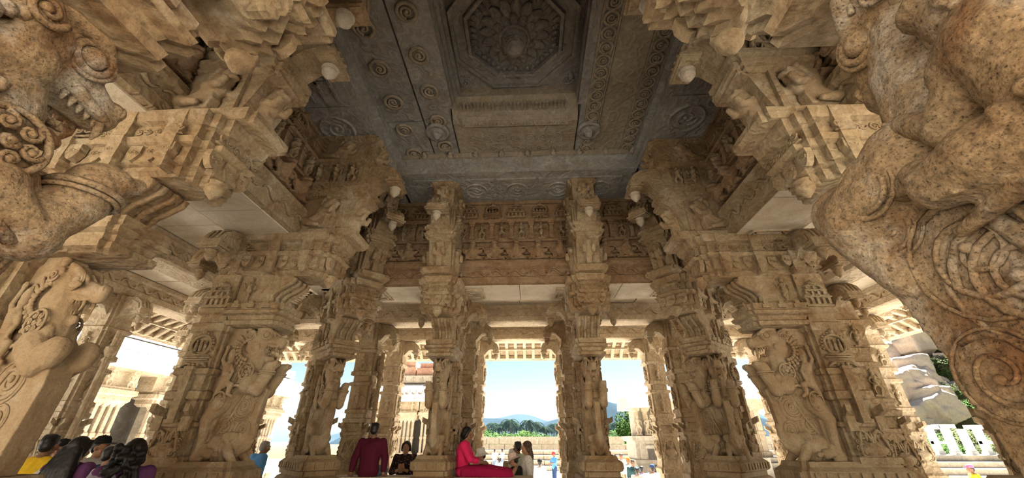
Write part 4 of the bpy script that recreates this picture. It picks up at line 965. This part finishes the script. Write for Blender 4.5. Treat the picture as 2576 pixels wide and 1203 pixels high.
# --- broken colonnade before the rocky hill
rc = empty('broken_colonnade', (33, 33.5, GZ)); tag(rc, 'broken colonnade of short white posts at the foot of the rocky hill', 'colonnade', kind='thing')
for k in range(4): MB().bx(-9, 12, -4.5+1.2*k, 3, .35*k, .35*k+.33).build('step_course', 'court', rc)
for i in range(16):
    xx = -7.5+1.15*i; hh = 1.5+.25*rw.random()
    MB().loft([(xx-.18, -.2), (xx+.18, -.2), (xx+.18, .2), (xx-.18, .2)], [(1.4, .05), (1.6, .05), (1.62, 0), (1.4+hh, 0)]).build('post', 'plaster', rc)
    if i % 3: MB().bx(xx-.6, xx+.6, -.3, .3, 1.4+hh+.02, 1.4+hh+.3).build('cross_slab', 'plaster', rc)
    if i % 3 == 1: MB().bx(xx-.18, xx+1.3, -.12, .12, 2.1, 2.3).build('rail', 'plaster', rc)

# --- rocky hill
def boulder_mesh(i):
    r_ = random.Random(50+i); m = MB()
    for _ in range(5):
        c = [r_.uniform(-.5, .5), r_.uniform(-.4, .4), r_.uniform(-.3, .3)]; w = [r_.uniform(.35, .6) for _ in range(3)]
        q = MB().bx(-w[0], w[0], -w[1], w[1], -w[2], w[2]).xf(Matrix.Translation(c) @ Euler((r_.uniform(-.3, .3), r_.uniform(-.3, .3), r_.uniform(0, 3))).to_matrix().to_4x4()); m.add(q.v, q.f)
    m.ball((0, 0, 0), (.75, .65, .55), 12)
    return sculpt(m, 'boulder', 'rock', .07, 3, .22, .35)
BOUL = [boulder_mesh(i) for i in range(4)]
hl = MB(); n_ = 26; vs = []; fs = []
for j in range(n_):
    for i in range(n_):
        X_ = 60+130*i/(n_-1); Y_ = 85+95*j/(n_-1); d_ = math.hypot((X_-128)/52, (Y_-125)/42)
        vs.append((X_, Y_, GZ-1+30*max(0, 1-d_*d_*.9)+2.5*math.sin(X_*.21)*math.cos(Y_*.17)))
for j in range(n_-1):
    for i in range(n_-1): a = j*n_+i; fs.append((a, a+1, a+n_+1, a+n_))
rh = hl.add(vs, fs).build('rocky_hill', 'far_ground', None, True); tag(rh, 'hill slope of dry scrub under the heaped boulders', 'hill', kind='thing')
rb = random.Random(11)
bl = ['huge rounded boulder heaped on the rocky hill', 'smaller boulder lying among scrub on the rocky hill']
def hz(X_, Y_):
    d_ = math.hypot((X_-128)/52, (Y_-125)/42); return GZ-1+30*max(0, 1-d_*d_*.9)
for i in range(34):
    a = .80+.34*rb.random(); Y_ = 98+26*rb.random(); X_ = a*Y_; big = i < 16; r_ = (3.0+3.6*rb.random()) if big else (1.0+1.4*rb.random())
    o = link('boulder', BOUL[i % 4], None, loc=(X_, Y_, hz(X_, Y_)+r_*.25+(2.0 if big else 0)), rot=(rb.uniform(-.3, .3), rb.uniform(-.3, .3), rb.uniform(0, 6)), scale=(r_*1.25, r_, r_*.95))
    tag(o, bl[0] if big else bl[1], 'boulder', 'huge boulders of the hill' if big else 'small boulders of the hill')

# --- plants
def leaf_cloud(r, n, size, seed, lumps=9):
    q = random.Random(seed); m = MB(); cs = [(q.uniform(-.6, .6), q.uniform(-.6, .6), q.uniform(-.1, .55), q.uniform(.35, .55)) for _ in range(lumps)]
    for i in range(n):
        c = cs[i % lumps]; d = Vector((q.gauss(0, 1), q.gauss(0, 1), q.gauss(0, 1))).normalized()*c[3]*(.75+.3*q.random())
        p = Vector((c[0], c[1], c[2]))+d; p = Vector((p.x*r[0], p.y*r[1], (p.z+.4)*r[2]))
        a = Vector((q.gauss(0, 1), q.gauss(0, 1), q.gauss(0, .6))).normalized()*size*q.uniform(.6, 1.3); b = a.orthogonal().normalized()*size*.4
        m.add([p-a, p+b, p+a, p-b], [(0, 1, 2, 3)])
    return m
def plant(name, loc, r, label, cat, group, mesh_leaf, stem_h, seed):
    t = empty(name, loc); tag(t, label, cat, group, 'thing')
    f_ = link('foliage', mesh_leaf, t, scale=r); f_['kind'] = 'stuff'
    MB().limb([(0, 0, -.3), (.05*r[0], 0, r[2]*.35), (-.1*r[0], .1, r[2]*.8)], [.12*r[0]/3, .09*r[0]/3, .04], 6).build('stem', 'bark', t)
    return t
LC = [leaf_cloud((1, 1, 1), 2600, .075, k).mesh('foliage', 'leaf' if k < 3 else 'leaf_dry') for k in range(4)]
for i in range(9):
    plant('green_bush', (-9+3.6*i+rw.uniform(-.6, .6), 51+rw.uniform(-1, 2.5), GZ-.3), (2.9, 2.2, 2.0+.7*rw.random()), 'leafy green bush just behind the enclosure wall', 'bush', 'bushes behind the enclosure wall', LC[i % 3], 1, i)
for i in range(16):
    a = .86+.2*rb.random(); Y_ = 66+22*rb.random(); X_ = a*Y_; k = 2.2+1.8*rb.random()
    plant('hill_shrub', (X_, Y_, max(GZ, hz(X_, Y_))-.5), (k*1.2, k, k*.9), 'grey green shrub at the foot of the boulder hill', 'shrub', 'shrubs below the rocky hill', LC[(2, 3)[i % 2]], 1, i)
for i in range(12):
    a = .84+.2*rb.random(); Y_ = 96+12*rb.random(); X_ = a*Y_; k = 2.4+1.8*rb.random()
    plant('hill_shrub', (X_, Y_, hz(X_, Y_)-.3), (k*1.4, k, k*.8), 'shrub growing between the boulders up the hill', 'shrub', 'shrubs up the rocky hill', LC[(1, 3)[i % 2]], 1, i)
plant('round_tree', (21.5, 90, GZ), (5, 4, 6), 'round tree on the ridge beside the gatehouse roof', 'tree', None, LC[0], 2, 3)
plant('round_tree', (23.5, 78, GZ), (4, 3.5, 4.2), 'darker tree lower down beside the gatehouse', 'tree', None, LC[1], 2, 4)
def palm_mesh(seed):
    q = random.Random(seed); m = MB()
    for i in range(16):
        a = 2*PI*i/16+q.uniform(-.15, .15); up = q.uniform(-.2, .9); d = Vector((math.cos(a), math.sin(a), 0)); side = Vector((-d.y, d.x, 0)); vs = []
        for k in range(5):
            t = k/4; p = d*(2.2*t)+Vector((0, 0, up*1.6*t-1.9*t*t)); w = .38*math.sin(PI*(.1+.85*t))
            vs += [p-side*w-Vector((0, 0, .15)), p, p+side*w-Vector((0, 0, .15))]
        fs = []
        for k in range(4): fs += [(k*3, k*3+1, k*3+4, k*3+3), (k*3+1, k*3+2, k*3+5, k*3+4)]
        m.add(vs, fs)
    return m.mesh('fronds', 'palm')
PALM = [palm_mesh(k) for k in range(3)]; TRUNK = MB().limb([(0, 0, -1), (.15, 0, 3), (.05, .1, 7)], [.24, .18, .14], 7).mesh('trunk', 'bark', True)
for i in range(64):
    Y_ = 150+70*rb.random(); X_ = -.16*Y_+.30*Y_*(i+rb.random())/64*1.6; k = .85+.5*rb.random()
    t = empty('palm_tree', (X_, Y_, GZ+.2)); tag(t, 'slender palm in the hazy grove below the blue hills', 'palm', 'palms of the grove', 'thing')
    link('fronds', PALM[i % 3], t, loc=(.05, .1, 7*k), rot=(0, 0, rb.uniform(0, 6)), scale=1.25*k)['kind'] = 'stuff'; link('trunk', TRUNK, t, scale=k)
for i in range(14):
    Y_ = 128+20*rb.random(); X_ = -.16*Y_+.5*Y_*(i+rb.random())/14; k = 5+3*rb.random()
    plant('grove_tree', (X_, Y_, GZ-.5), (k, k*.8, k*.7), 'broad tree at the front of the palm grove', 'tree', 'broad trees before the palms', LC[i % 3], 2, i)
def ridge(name, Y_, x0, x1, h, seed, label, mat='hillside'):
    q = random.Random(seed); ph = [q.uniform(0, 6) for _ in range(6)]; vs = []; fs = []; n = 60; r = 9
    for j in range(r):
        for i in range(n):
            X_ = x0+(x1-x0)*i/(n-1); t = i/(n-1)
            hh = h*(.62+.22*math.sin(5*t+ph[0])+.12*math.sin(11*t+ph[1])+.06*math.sin(23*t+ph[2])+.03*math.sin(47*t+ph[3]))
            s_ = j/(r-1); z = GZ+hh*math.sin(s_*PI/2)**1.2*(1+.05*math.sin(31*t+9*s_+ph[4]))
            vs.append((X_, Y_+h*3*s_, z))
    for j in range(r-1):
        for i in range(n-1): a = j*n+i; fs.append((a, a+1, a+n+1, a+n))
    o = MB().add(vs, fs).build(name, mat, None, True); tag(o, label, 'hill', kind='thing'); return o
ridge('hill_ridge', 330, -160, 170, 27, 2, 'nearer wooded hill ridge behind the palm grove')
ridge('hill_ridge', 520, -280, 330, 64, 5, 'pale distant hill ridge below the sky')
ridge('hill_ridge', 260, 55, 190, 36, 8, 'lilac hill rising behind the ruined gatehouse')
# --- haze over the plain
hv_ = bpy.data.materials.new('plain_haze'); hv_.use_nodes = True; nt = hv_.node_tree; nt.nodes.clear()
ho = nd(nt, 'ShaderNodeOutputMaterial'); hs = nd(nt, 'ShaderNodeVolumeScatter', Density=.00024, Anisotropy=.1); hs.inputs['Color'].default_value = (.45, .74, 1, 1)
nt.links.new(hs.outputs[0], ho.inputs['Volume'])
hz_o = MB().bx(-500, 700, 105, 760, GZ-.3, 75).build('haze', hv_); tag(hz_o, 'pale blue haze hanging over the plain and hills', 'haze', kind='stuff')

# ================================================================== people
def cloth(name, col, pattern=None): return plain(name, col, .85, .10, 30, .1, pattern)
SKIN = {'a': plain('skin_brown', (.22, .115, .065), .55, .08, 25, .3), 'b': plain('skin_tan', (.36, .20, .12), .55, .08, 25, .3)}
HAIR = plain('black_hair', (.012, .010, .010), .45, .3, 60, .4); HAIRG = plain('grey_hair', (.25, .24, .23), .6, .3, 60, .3); HAIRB = plain('brown_hair', (.06, .035, .02), .45, .3, 60, .4)
def joints(k=1.0, **ov):
    J = dict(pel=(0, 0, .95), wai=(0, 0, 1.10), che=(0, 0, 1.27), nec=(0, .015, 1.42), hea=(0, -.01, 1.575),
             sL=(.185, .01, 1.385), sR=(-.185, .01, 1.385), eL=(.235, .03, 1.11), eR=(-.235, .03, 1.11), wL=(.24, -.05, .87), wR=(-.24, -.05, .87), hL=(0, -.25, -1), hR=(0, -.25, -1),
             pL=(.09, 0, .93), pR=(-.09, 0, .93), kL=(.1, -.03, .50), kR=(-.1, -.03, .50), aL=(.1, .02, .09), aR=(-.1, .02, .09), tL=(.115, -.15, .03), tR=(-.115, -.15, .03), yaw=0.0, pitch=0.0)
    J.update(ov); return J
def hand(m, w, d, side, grip=.4):
    w = Vector(w); d = Vector(d).normalized(); up = Vector((0, -1, 0)) if abs(d.z) > .5 else Vector((0, 0, 1))
    a = d.cross(up).normalized(); n = a.cross(d).normalized(); c = w+d*.05
    m.limb([tuple(w), tuple(w+d*.03), tuple(c+d*.02)], [.026, .03, .032], 8)
    for i in range(4):
        o = c+a*(.027-.018*i)+d*.03; ln = (.062, .07, .066, .05)[i]
        q = o+d*ln*.5-n*ln*.15*grip; e = q+d*ln*.45*(1-grip*.6)-n*ln*.5*grip; m.limb([tuple(o), tuple(q), tuple(e)], [.0095, .009, .008], 6)
    o = w+d*.025+a*.026*side; m.limb([tuple(o), tuple(o+a*.03*side+d*.025), tuple(o+a*.03*side+d*.055-n*.012)], [.013, .011, .009], 6)
def skin_body(J, fine):
    m = MB(); L = m.limb; n = 10 if fine else 8
    h = Vector(J['hea']); R = Euler((J['pitch'], 0, J['yaw'])).to_matrix()
    def H(x, y, z): return tuple(h+R @ Vector((x, y, z)))
    m.ball(H(0, .012, .025), (.076, .095, .095), 14, rot=(J['pitch'], 0, J['yaw'])); m.ball(H(0, -.02, -.055), (.056, .068, .062), 12, rot=(J['pitch'], 0, J['yaw']))
    m.ball(H(0, -.062, -.09), (.028, .022, .022), 8)
    L([H(0, -.085, .012), H(0, -.108, -.022)], [.012, .016], 8)                                # nose
    for s in (-1, 1):
        m.ball(H(s*.079, .01, -.01), (.012, .022, .032), 8)                                     # ear
        L([H(s*.018, -.093, .03), H(s*.05, -.08, .032)], [.010, .009], 6)                       # brow
        m.ball(H(s*.034, -.078, .008), (.014, .011, .010), 8); m.ball(H(s*.045, -.062, -.035), (.026, .022, .026), 8)
    m.ball(H(0, -.088, -.055), (.026, .012, .007), 8); m.ball(H(0, -.085, -.067), (.022, .012, .008), 8)   # lips
    L([J['nec'], tuple(Vector(J['nec']).lerp(h, .45)), tuple(h+Vector((0, .02, -.04)))], [.058, .052, .055], n)
    L([J['pel'], J['wai'], J['che'], tuple(Vector(J['nec'])-Vector((0, 0, .04)))], [.125, .115, .13, .075], n)
    for q in 'LR':
        s = 1 if q == 'L' else -1
        L([J['s'+q], tuple(Vector(J['s'+q]).lerp(Vector(J['e'+q]), .5)), J['e'+q], tuple(Vector(J['e'+q]).lerp(Vector(J['w'+q]), .4)), J['w'+q]], [.056, .048, .038, .037, .025], n)
        L([J['che'], J['s'+q]], [.1, .058], n)
        if fine: hand(m, J['w'+q], J['h'+q], -s)
        else: L([J['w'+q], tuple(Vector(J['w'+q])+Vector(J['h'+q]).normalized()*.13)], [.03, .022], 8)
        L([J['p'+q], tuple(Vector(J['p'+q]).lerp(Vector(J['k'+q]), .5)), J['k'+q], tuple(Vector(J['k'+q]).lerp(Vector(J['a'+q]), .35)), J['a'+q]], [.088, .075, .053, .052, .035], n)
        L([J['a'+q], J['t'+q]], [.042, .03], n)
    return m
def top_cloth(J, sleeve=.55, fat=1.0, length=0.0):
    m = MB(); L = m.limb; pel = Vector(J['pel']); wai = Vector(J['wai']); che = Vector(J['che']); nec = Vector(J['nec'])
    for s in (-1, 1):
        L([tuple(pel+Vector((s*.055, 0, -length))), tuple(pel+Vector((s*.05, 0, 0))), tuple(wai+Vector((s*.045, 0, 0))), tuple(che+Vector((s*.06, 0, .0))), tuple(nec+Vector((s*.06, .0, -.045)))], [.125*fat, .12*fat, .112*fat, .132*fat, .088], 12)
    L([tuple(pel+Vector((0, 0, -length))), tuple(pel), tuple(wai), tuple(che), tuple(nec+Vector((0, 0, -.045)))], [.135*fat, .132*fat, .126*fat, .143*fat, .09], 12)
    m.torus(tuple(nec+Vector((0, -.005, .005))), .062, .014, 'z', 18, 6)
    for q in 'LR':
        S_, E_, W_ = Vector(J['s'+q]), Vector(J['e'+q]), Vector(J['w'+q]); t = sleeve*2
        pts = [che.lerp(S_, .6), S_, S_.lerp(E_, min(1, t))]; rr = [.112, .077, .066*fat]
        if t > 1: pts += [E_.lerp(W_, (t-1)*.5), E_.lerp(W_, (t-1)*.98)]; rr[-1] = .058*fat; rr += [.052*fat, .047*fat]
        L([tuple(p) for p in pts], rr, 12)
    # folds
    for k in range(5):
        a = wai.lerp(che, k/5)+Vector((0, .10*fat, 0)); L([tuple(a+Vector((-.08+.02*k, 0, -.03))), tuple(a+Vector((.0, .012, .0))), tuple(a+Vector((.09, -.005, .035*(1 if k % 2 else -1))))], [.012, .018, .012], 6)
    return m
def legs_cloth(J, skirt=0.0):
    m = MB(); L = m.limb; pel = Vector(J['pel'])
    L([tuple(pel+Vector((-.05, 0, .02))), tuple(pel+Vector((.05, 0, .02)))], [.122, .122], 12)
    for q in 'LR':
        P_, K_, A_ = Vector(J['p'+q]), Vector(J['k'+q]), Vector(J['a'+q])
        L([tuple(P_), tuple(P_.lerp(K_, .5)), tuple(K_), tuple(K_.lerp(A_, .5)), tuple(K_.lerp(A_, .92))], [.105+skirt, .092+skirt, .074+skirt, .068+skirt*1.2, .062+skirt*1.4], 12)
        if skirt:
            L([tuple(P_.lerp(K_, .6)), tuple(K_.lerp(A_, .9)+Vector((0, .06, 0)))], [.1, .1], 10); L([tuple((P_+pel)/2), tuple(K_.lerp(A_, .85))], [.11, .08], 10)
    return m
def hair_mesh(J, style):
    m = MB(); h = Vector(J['hea']); R = Euler((J['pitch'], 0, J['yaw'])).to_matrix(); rot = (J['pitch'], 0, J['yaw'])
    def H(x, y, z): return tuple(h+R @ Vector((x, y, z)))
    if style in ('short', 'grey', 'undercap'):
        m.ball(H(0, .026, .042), (.083, .096, .085), 14, rot=rot); m.ball(H(0, .055, -.005), (.074, .06, .075), 12, rot=rot)
        if style != 'undercap':
            for i in range(12): a = 2*PI*i/12; m.ball(H(.05*math.cos(a), .02+.055*math.sin(a), .085+.006*math.sin(3*a)), .03, 8)
    else:
        m.ball(H(0, .026, .048), (.09, .10, .088), 14, rot=rot); m.ball(H(0, .06, -.02), (.082, .06, .09), 12, rot=rot)
        for s in (-1, 1): m.limb([H(s*.06, -.05, .075), H(s*.083, -.01, .03), H(s*.086, .03, -.05)], [.024, .026, .03], 8)
        if style == 'long':
            for i in range(7):
                x = -.09+.03*i; m.limb([H(x*.7, .075, 0), (h.x+x*1.15, h.y+.125, h.z-.18), (h.x+x*1.45, h.y+.15, h.z-.38), (h.x+x*1.35+.01*math.sin(i*2), h.y+.15, h.z-.62-.03*math.sin(i*1.7))], [.05, .055, .048, .02], 8)
        if style == 'curly':
            q = random.Random(4)
            for i in range(150):
                t = i/150; m.ball((h.x+q.uniform(-.11, .11)*(1+.5*t), h.y+.09+q.uniform(-.03, .08), h.z+.06-.64*t), q.uniform(.03, .042)-.008*t, 8)
        if style == 'wavy':
            for i in range(6):
                x = -.075+.03*i; m.limb([H(x, .07, 0), H(x*1.3, .10, -.14), H(x*1.25+.02, .09, -.26), H(x*1.1, .08, -.36)], [.045, .045, .04, .018], 8)
        if style == 'braid':
            m.ball(H(0, .11, -.02), (.05, .045, .055), 10)
            for i in range(11): m.ball(H(.012*(-1)**i, .115+.006*i, -.07-.042*i), (.034-.0015*i, .03, .034), 8)
            m.ball(H(0, .18, -.55), (.02, .02, .04), 6)
        if style == 'bun': m.ball(H(0, .115, .02), (.055, .05, .055), 10)
    return m
def cap_mesh(J, kind):
    m = MB(); h = Vector(J['hea']); R = (Matrix.Translation(h) @ Euler((J['pitch'], 0, J['yaw'])).to_matrix().to_4x4()); q = MB()
    if kind == 'cap':
        q.lathe([(.098, .05), (.1, .07), (.094, .11), (.07, .145), (.03, .158), (.006, .160)], (0, .015, 0), 18)
        q.prism([(-.075, -.06), (-.06, -.14), (-.03, -.165), (.03, -.165), (.06, -.14), (.075, -.06)], .05, .062, 'z')
        q.ball((0, .015, .16), .009, 6)
    else:
        q.lathe([(.165, .005), (.16, .0), (.105, .055), (.1, .07), (.098, .12), (.088, .145), (.05, .155), (.004, .157)], (0, .012, 0), 22)
    m.add(q.v, q.f); return m.xf(R)
NP = [0]
def person(loc, rz, label, J, height=1.65, skin='a', top=None, bottom=None, hair='short', hat=None, sleeve=.55, skirt=0.0, length=0.0, fat=1.0, fine=True, extra=None, group=None, hairmat=None, brimcol=None):
    k = height/1.70; t = empty('person', loc, rz); t.scale = (k, k, k); tag(t, label, 'person', group, 'thing')
    v = .0095 if fine else .018
    link('body', sculpt(skin_body(J, fine), 'body', SKIN[skin], v, 1), t)
    link('shirt' if not length > .2 else 'dress', sculpt(top_cloth(J, sleeve, fat, length), 'shirt', top, .012 if fine else .02, 2), t)
    if bottom is not None: link('skirt' if skirt else 'trousers', sculpt(legs_cloth(J, skirt), 'trousers', bottom, .014 if fine else .022, 2), t)
    if hair: link('hair', sculpt(hair_mesh(J, hair), 'hair', hairmat or (HAIRG if hair == 'grey' else HAIR), .010 if fine else .016, 1, .008 if hair in ('curly', 'long', 'wavy') else 0, .03), t)
    if hat: link('cap' if hat[0] == 'cap' else 'bucket_hat', cap_mesh(J, hat[0]).mesh('hat', hat[1], True), t)
    if extra: extra(t, J)
    return t
FZ = -1.6
c_yellow = cloth('yellow_shirt', (.78, .52, .035)); c_white = cloth('white_cotton', (.62, .62, .63)); c_lav = cloth('lavender_gauze', (.46, .42, .50)); c_purple = cloth('purple_kurta', (.13, .05, .14))
c_navy = cloth('navy_shirt', (.03, .06, .14)); c_maroon = cloth('maroon_shirt', (.085, .012, .028)); c_jean = cloth('blue_denim', (.16, .21, .30)); c_pink = cloth('magenta_dress', (.62, .025, .12)); c_wine = cloth('wine_cloth', (.30, .01, .06))
c_black = cloth('black_cotton', (.018, .018, .02)); c_floral = cloth('black_floral_dress', (.025, .018, .02), ((.30, .16, .13), 26, .22)); c_wprint = cloth('white_printed_blouse', (.62, .60, .58), ((.30, .22, .22), 22, .16))
c_blue = cloth('blue_shirt', (.09, .26, .55)); c_sky = cloth('pale_blue_shirt', (.34, .46, .60)); c_green = cloth('pale_green_shirt', (.42, .52, .42)); c_tan = cloth('khaki_cloth', (.36, .29, .2)); c_teal = cloth('dark_teal_shirt', (.03, .07, .075))
c_grey = cloth('grey_cloth', (.2, .2, .21)); c_red = cloth('red_cap_cloth', (.45, .03, .04)); c_orange = cloth('orange_cloth', (.75, .2, .04)); c_rose = cloth('pink_cloth', (.65, .16, .30)); c_cream = cloth('cream_cloth', (.55, .5, .4))
# ---- the group in the aisle
person((-5.78, 4.95, FZ), PI+.25, 'man in a yellow collared shirt seen from behind', joints(yaw=.1), 1.68, 'a', c_yellow, c_jean, 'short', fat=1.12)
person((-6.35, 5.6, FZ), .55, 'boy in a black cap looking this way past the yellow shirt', joints(yaw=.1, pitch=-.15), 1.60, 'b', c_navy, c_black, 'undercap', ('cap', c_black))
def dupatta(col):
    def f(t, J):
        m = MB(); s = 1
        for i in range(5): m.limb([(.02+.045*i, -.13, 1.0), (.05+.045*i, -.12, 1.30), (.06+.045*i, .0, 1.455-.012*i), (.05+.045*i, .13, 1.30), (.04+.05*i, .165, 1.0), (.04+.055*i, .17, .72)], [.03, .032, .034, .034, .034, .03], 8)
        link('dupatta', sculpt(m, 'dupatta', col, .013, 2), t)
    return f
person((-4.84, 4.45, FZ), PI+.12, 'woman with very long straight black hair and a white scarf', joints(yaw=-.1), 1.64, 'b', c_purple, c_purple, 'long', length=.35, skirt=.02, extra=dupatta(c_white))
person((-5.95, 5.75, FZ), PI/2+.15, 'bearded man in a black cap and white shirt in profile', joints(yaw=0), 1.64, 'b', c_white, c_grey, 'undercap', ('cap', c_black))
person((-5.5, 5.5, FZ), PI-.4, 'boy in a navy shirt turned away between the two long-haired women', joints(), 1.55, 'b', c_navy, c_jean, 'short')
person((-3.98, 4.2, FZ), PI+.5, 'woman with thick curly black hair and a lavender scarf', joints(yaw=.25), 1.62, 'b', c_purple, c_lav, 'curly', length=.35, skirt=.02, extra=dupatta(c_lav))
person((-5.28, 8.3, FZ), PI-.5, 'grey-haired man in a bright blue shirt by the lion pillar', joints(nec=(0, -.03, 1.42), hea=(0, -.07, 1.56), pitch=.15), 1.62, 'a', c_blue, c_blue, 'grey', length=.3)
# ---- seated man in maroon (back to us)
sit = joints(pel=(0, .0, .10), wai=(0, .02, .24), che=(0, .0, .42), nec=(0, -.02, .575), hea=(0, -.03, .735), sL=(.19, 0, .535), sR=(-.19, 0, .535), eL=(.275, .02, .28), eR=(-.275, .02, .28), wL=(.285, .05, .05), wR=(-.285, .05, .05), hL=(.1, -.8, -.35), hR=(-.1, -.8, -.35),
             pL=(.09, -.02, .09), pR=(-.09, -.02, .09), kL=(.13, -.42, .08), kR=(-.13, -.42, .08), aL=(.13, -.44, -.34), aR=(-.13, -.44, -.34), tL=(.14, -.6, -.40), tR=(-.14, -.6, -.40))
person((-2.72, 7.32, -.53), PI, 'man in a maroon shirt sitting on the bench, seen from behind', sit, 1.62, 'a', c_maroon, c_jean, 'short', sleeve=.86, fat=1.1)
# ---- woman in pink, sitting sideways with legs stretched along the bench (faces +X after rotation)
lean = joints(pel=(0, .06, .12), wai=(0, .07, .27), che=(0, .05, .43), nec=(0, .02, .575), hea=(0, -.02, .73), sL=(.165, .03, .535), sR=(-.165, .03, .535), eL=(.2, -.10, .30), eR=(-.2, -.10, .30), wL=(.06, -.32, .26), wR=(-.06, -.32, .25), hL=(-.6, -.7, -.1), hR=(.6, -.7, -.15),
              pL=(.09, .0, .10), pR=(-.09, .0, .10), kL=(.1, -.46, .14), kR=(-.1, -.46, .10), aL=(.08, -.88, .07), aR=(-.08, -.88, .06), tL=(.09, -.95, .17), tR=(-.09, -.95, .16))
person((-1.10, 7.38, -.54), PI/2, 'woman in a pink dress and braid resting against the pillar', lean, 1.52, 'a', c_pink, c_wine, 'braid', sleeve=.8, skirt=.004, fat=.95)
def phone(t, J):
    o = MB().bx(-.037, .037, -.005, .005, -.075, .075).build('phone', plain('phone_case', (.22, .17, .12), .35), None)
    o.location = t.matrix_basis @ Vector((0, -.335, 1.20)); o.rotation_euler = (-.2, 0, t.rotation_euler.z)
    tag(o, 'phone in a tan case held up by the woman in the floral dress', 'phone')
hold = dict(eL=(.23, -.12, 1.12), eR=(-.23, -.12, 1.12), wL=(.045, -.29, 1.17), wR=(-.045, -.29, 1.17), hL=(-.15, -.6, .8), hR=(.15, -.6, .8))
person((-2.55, 8.8, FZ), .1, 'woman in a black floral dress holding up a phone', joints(**hold), 1.60, 'b', c_floral, c_floral, 'bun', sleeve=.75, length=.4, skirt=.03, extra=phone)
person((-.95, 8.35, FZ), -1.2, 'child in a plain white bucket hat', joints(pitch=.2), 1.46, 'b', c_cream, c_tan, 'undercap', ('bucket', cloth('white_hat', (.66, .66, .64))))
person((-.28, 7.98, FZ), -1.9, 'child in a bucket hat with pink lining, black scarf', joints(pitch=.45, hea=(0, -.05, 1.56)), 1.40, 'b', c_black, c_grey, 'undercap', ('bucket', cloth('cream_pink_hat', (.62, .50, .46))))
person((-.08, 8.35, FZ), -PI/2+.1, 'woman with wavy brown hair in a white printed blouse', joints(), 1.60, 'b', c_wprint, c_jean, 'wavy', hairmat=HAIRB)
person((-.28, 9.15, FZ), -2.4, 'dark-haired youth in a pale green shirt behind the wavy-haired woman', joints(), 1.60, 'a', c_green, c_tan, 'short')
person((-.42, 9.75, FZ), PI+.4, 'person in a white cap and khaki top', joints(pitch=.1), 1.42, 'b', c_tan, c_grey, 'undercap', ('cap', cloth('white_cap', (.66, .66, .66))))
# ---- visitors out in the court
def far(x, y, rz, label, h, top, bot, hair='short', hat=None, **kw): person((x, y, GZ), rz, label, joints(**kw.pop('J', {})), h, kw.pop('skin', 'a'), top, bot, hair, hat, fine=False, **kw)
raise_ = dict(eR=(-.26, -.1, 1.25), wR=(-.12, -.28, 1.5), hR=(.2, -.3, 1))
far(-3.0, 36, 2.6, 'man in the court lifting a hand to his face, white shirt', 1.72, c_white, c_jean, J=raise_)
far(-2.35, 36, 2.2, 'man in pale blue standing beside the one lifting his hand', 1.74, c_sky, c_jean, J=dict(eL=(.24, -.1, 1.12), wL=(.1, -.28, 1.15)))
far(-1.65, 23, 2.8, 'woman in the court with a pale blue scarf and pink skirt', 1.55, c_sky, c_rose, 'bun', skirt=.03)
far(-1.85, 20.5, .4, 'small child in the court near the blue-scarfed woman', 1.12, c_cream, c_rose)
far(.34, 17.2, 2.9, 'man in a black cap and white shirt walking off', 1.66, c_white, c_navy, 'undercap', ('cap', c_black))
far(1.36, 26, -1.0, 'man in a red cap and blue shirt looking at his hands', 1.72, c_blue, c_navy, 'undercap', ('cap', c_red), J=dict(pitch=.35, eR=(-.24, -.12, 1.14), wR=(-.06, -.3, 1.16), eL=(.24, -.12, 1.14), wL=(.06, -.3, 1.16)))
far(1.25, 17.5, 1.2, 'woman in an orange skirt beside the gap by the pillar', 1.5, c_white, c_orange, 'bun', skirt=.03)
far(4.1, 22, .8, 'dark-haired man in white at the rear of the court group', 1.7, c_white, c_grey)
far(4.55, 22.4, -.6, 'tall youth in white with head above the group', 1.74, c_cream, c_tan)
far(4.25, 19.5, .3, 'visitor in an orange head wrap and white clothes', 1.64, c_white, c_white, 'short', ('cap', c_orange))
far(3.95, 17.4, -.5, 'man in a dark teal shirt standing alone in the court', 1.66, c_teal, c_black)
far(3.62, 15.4, 2.8, 'visitor in a pale pink shirt seen from behind', 1.50, cloth('pale_pink_shirt', (.6, .40, .38)), c_grey)
far(4.0, 16.3, 3.0, 'visitor in a pale violet shirt between pink and white ones', 1.50, cloth('pale_violet_shirt', (.42, .38, .55)), c_jean)
far(4.2, 15.6, 3.3, 'visitor in a dark blue cap and white shirt from behind', 1.56, c_white, c_jean, 'undercap', ('cap', c_navy))
far(3.2, 18.5, 1.0, 'white-clad visitor closest to the twin opening pillar', 1.6, c_white, c_white)
far(14.4, 15.2, -1.9, 'visitor in a pink cap and yellow top near the broken colonnade', 1.6, c_yellow, c_rose, 'short', ('cap', c_rose))
far(-4.75, 14.8, .6, 'woman in a peach dress in the court by the slim-columned shrine', 1.5, c_cream, c_rose, 'bun', skirt=.03)
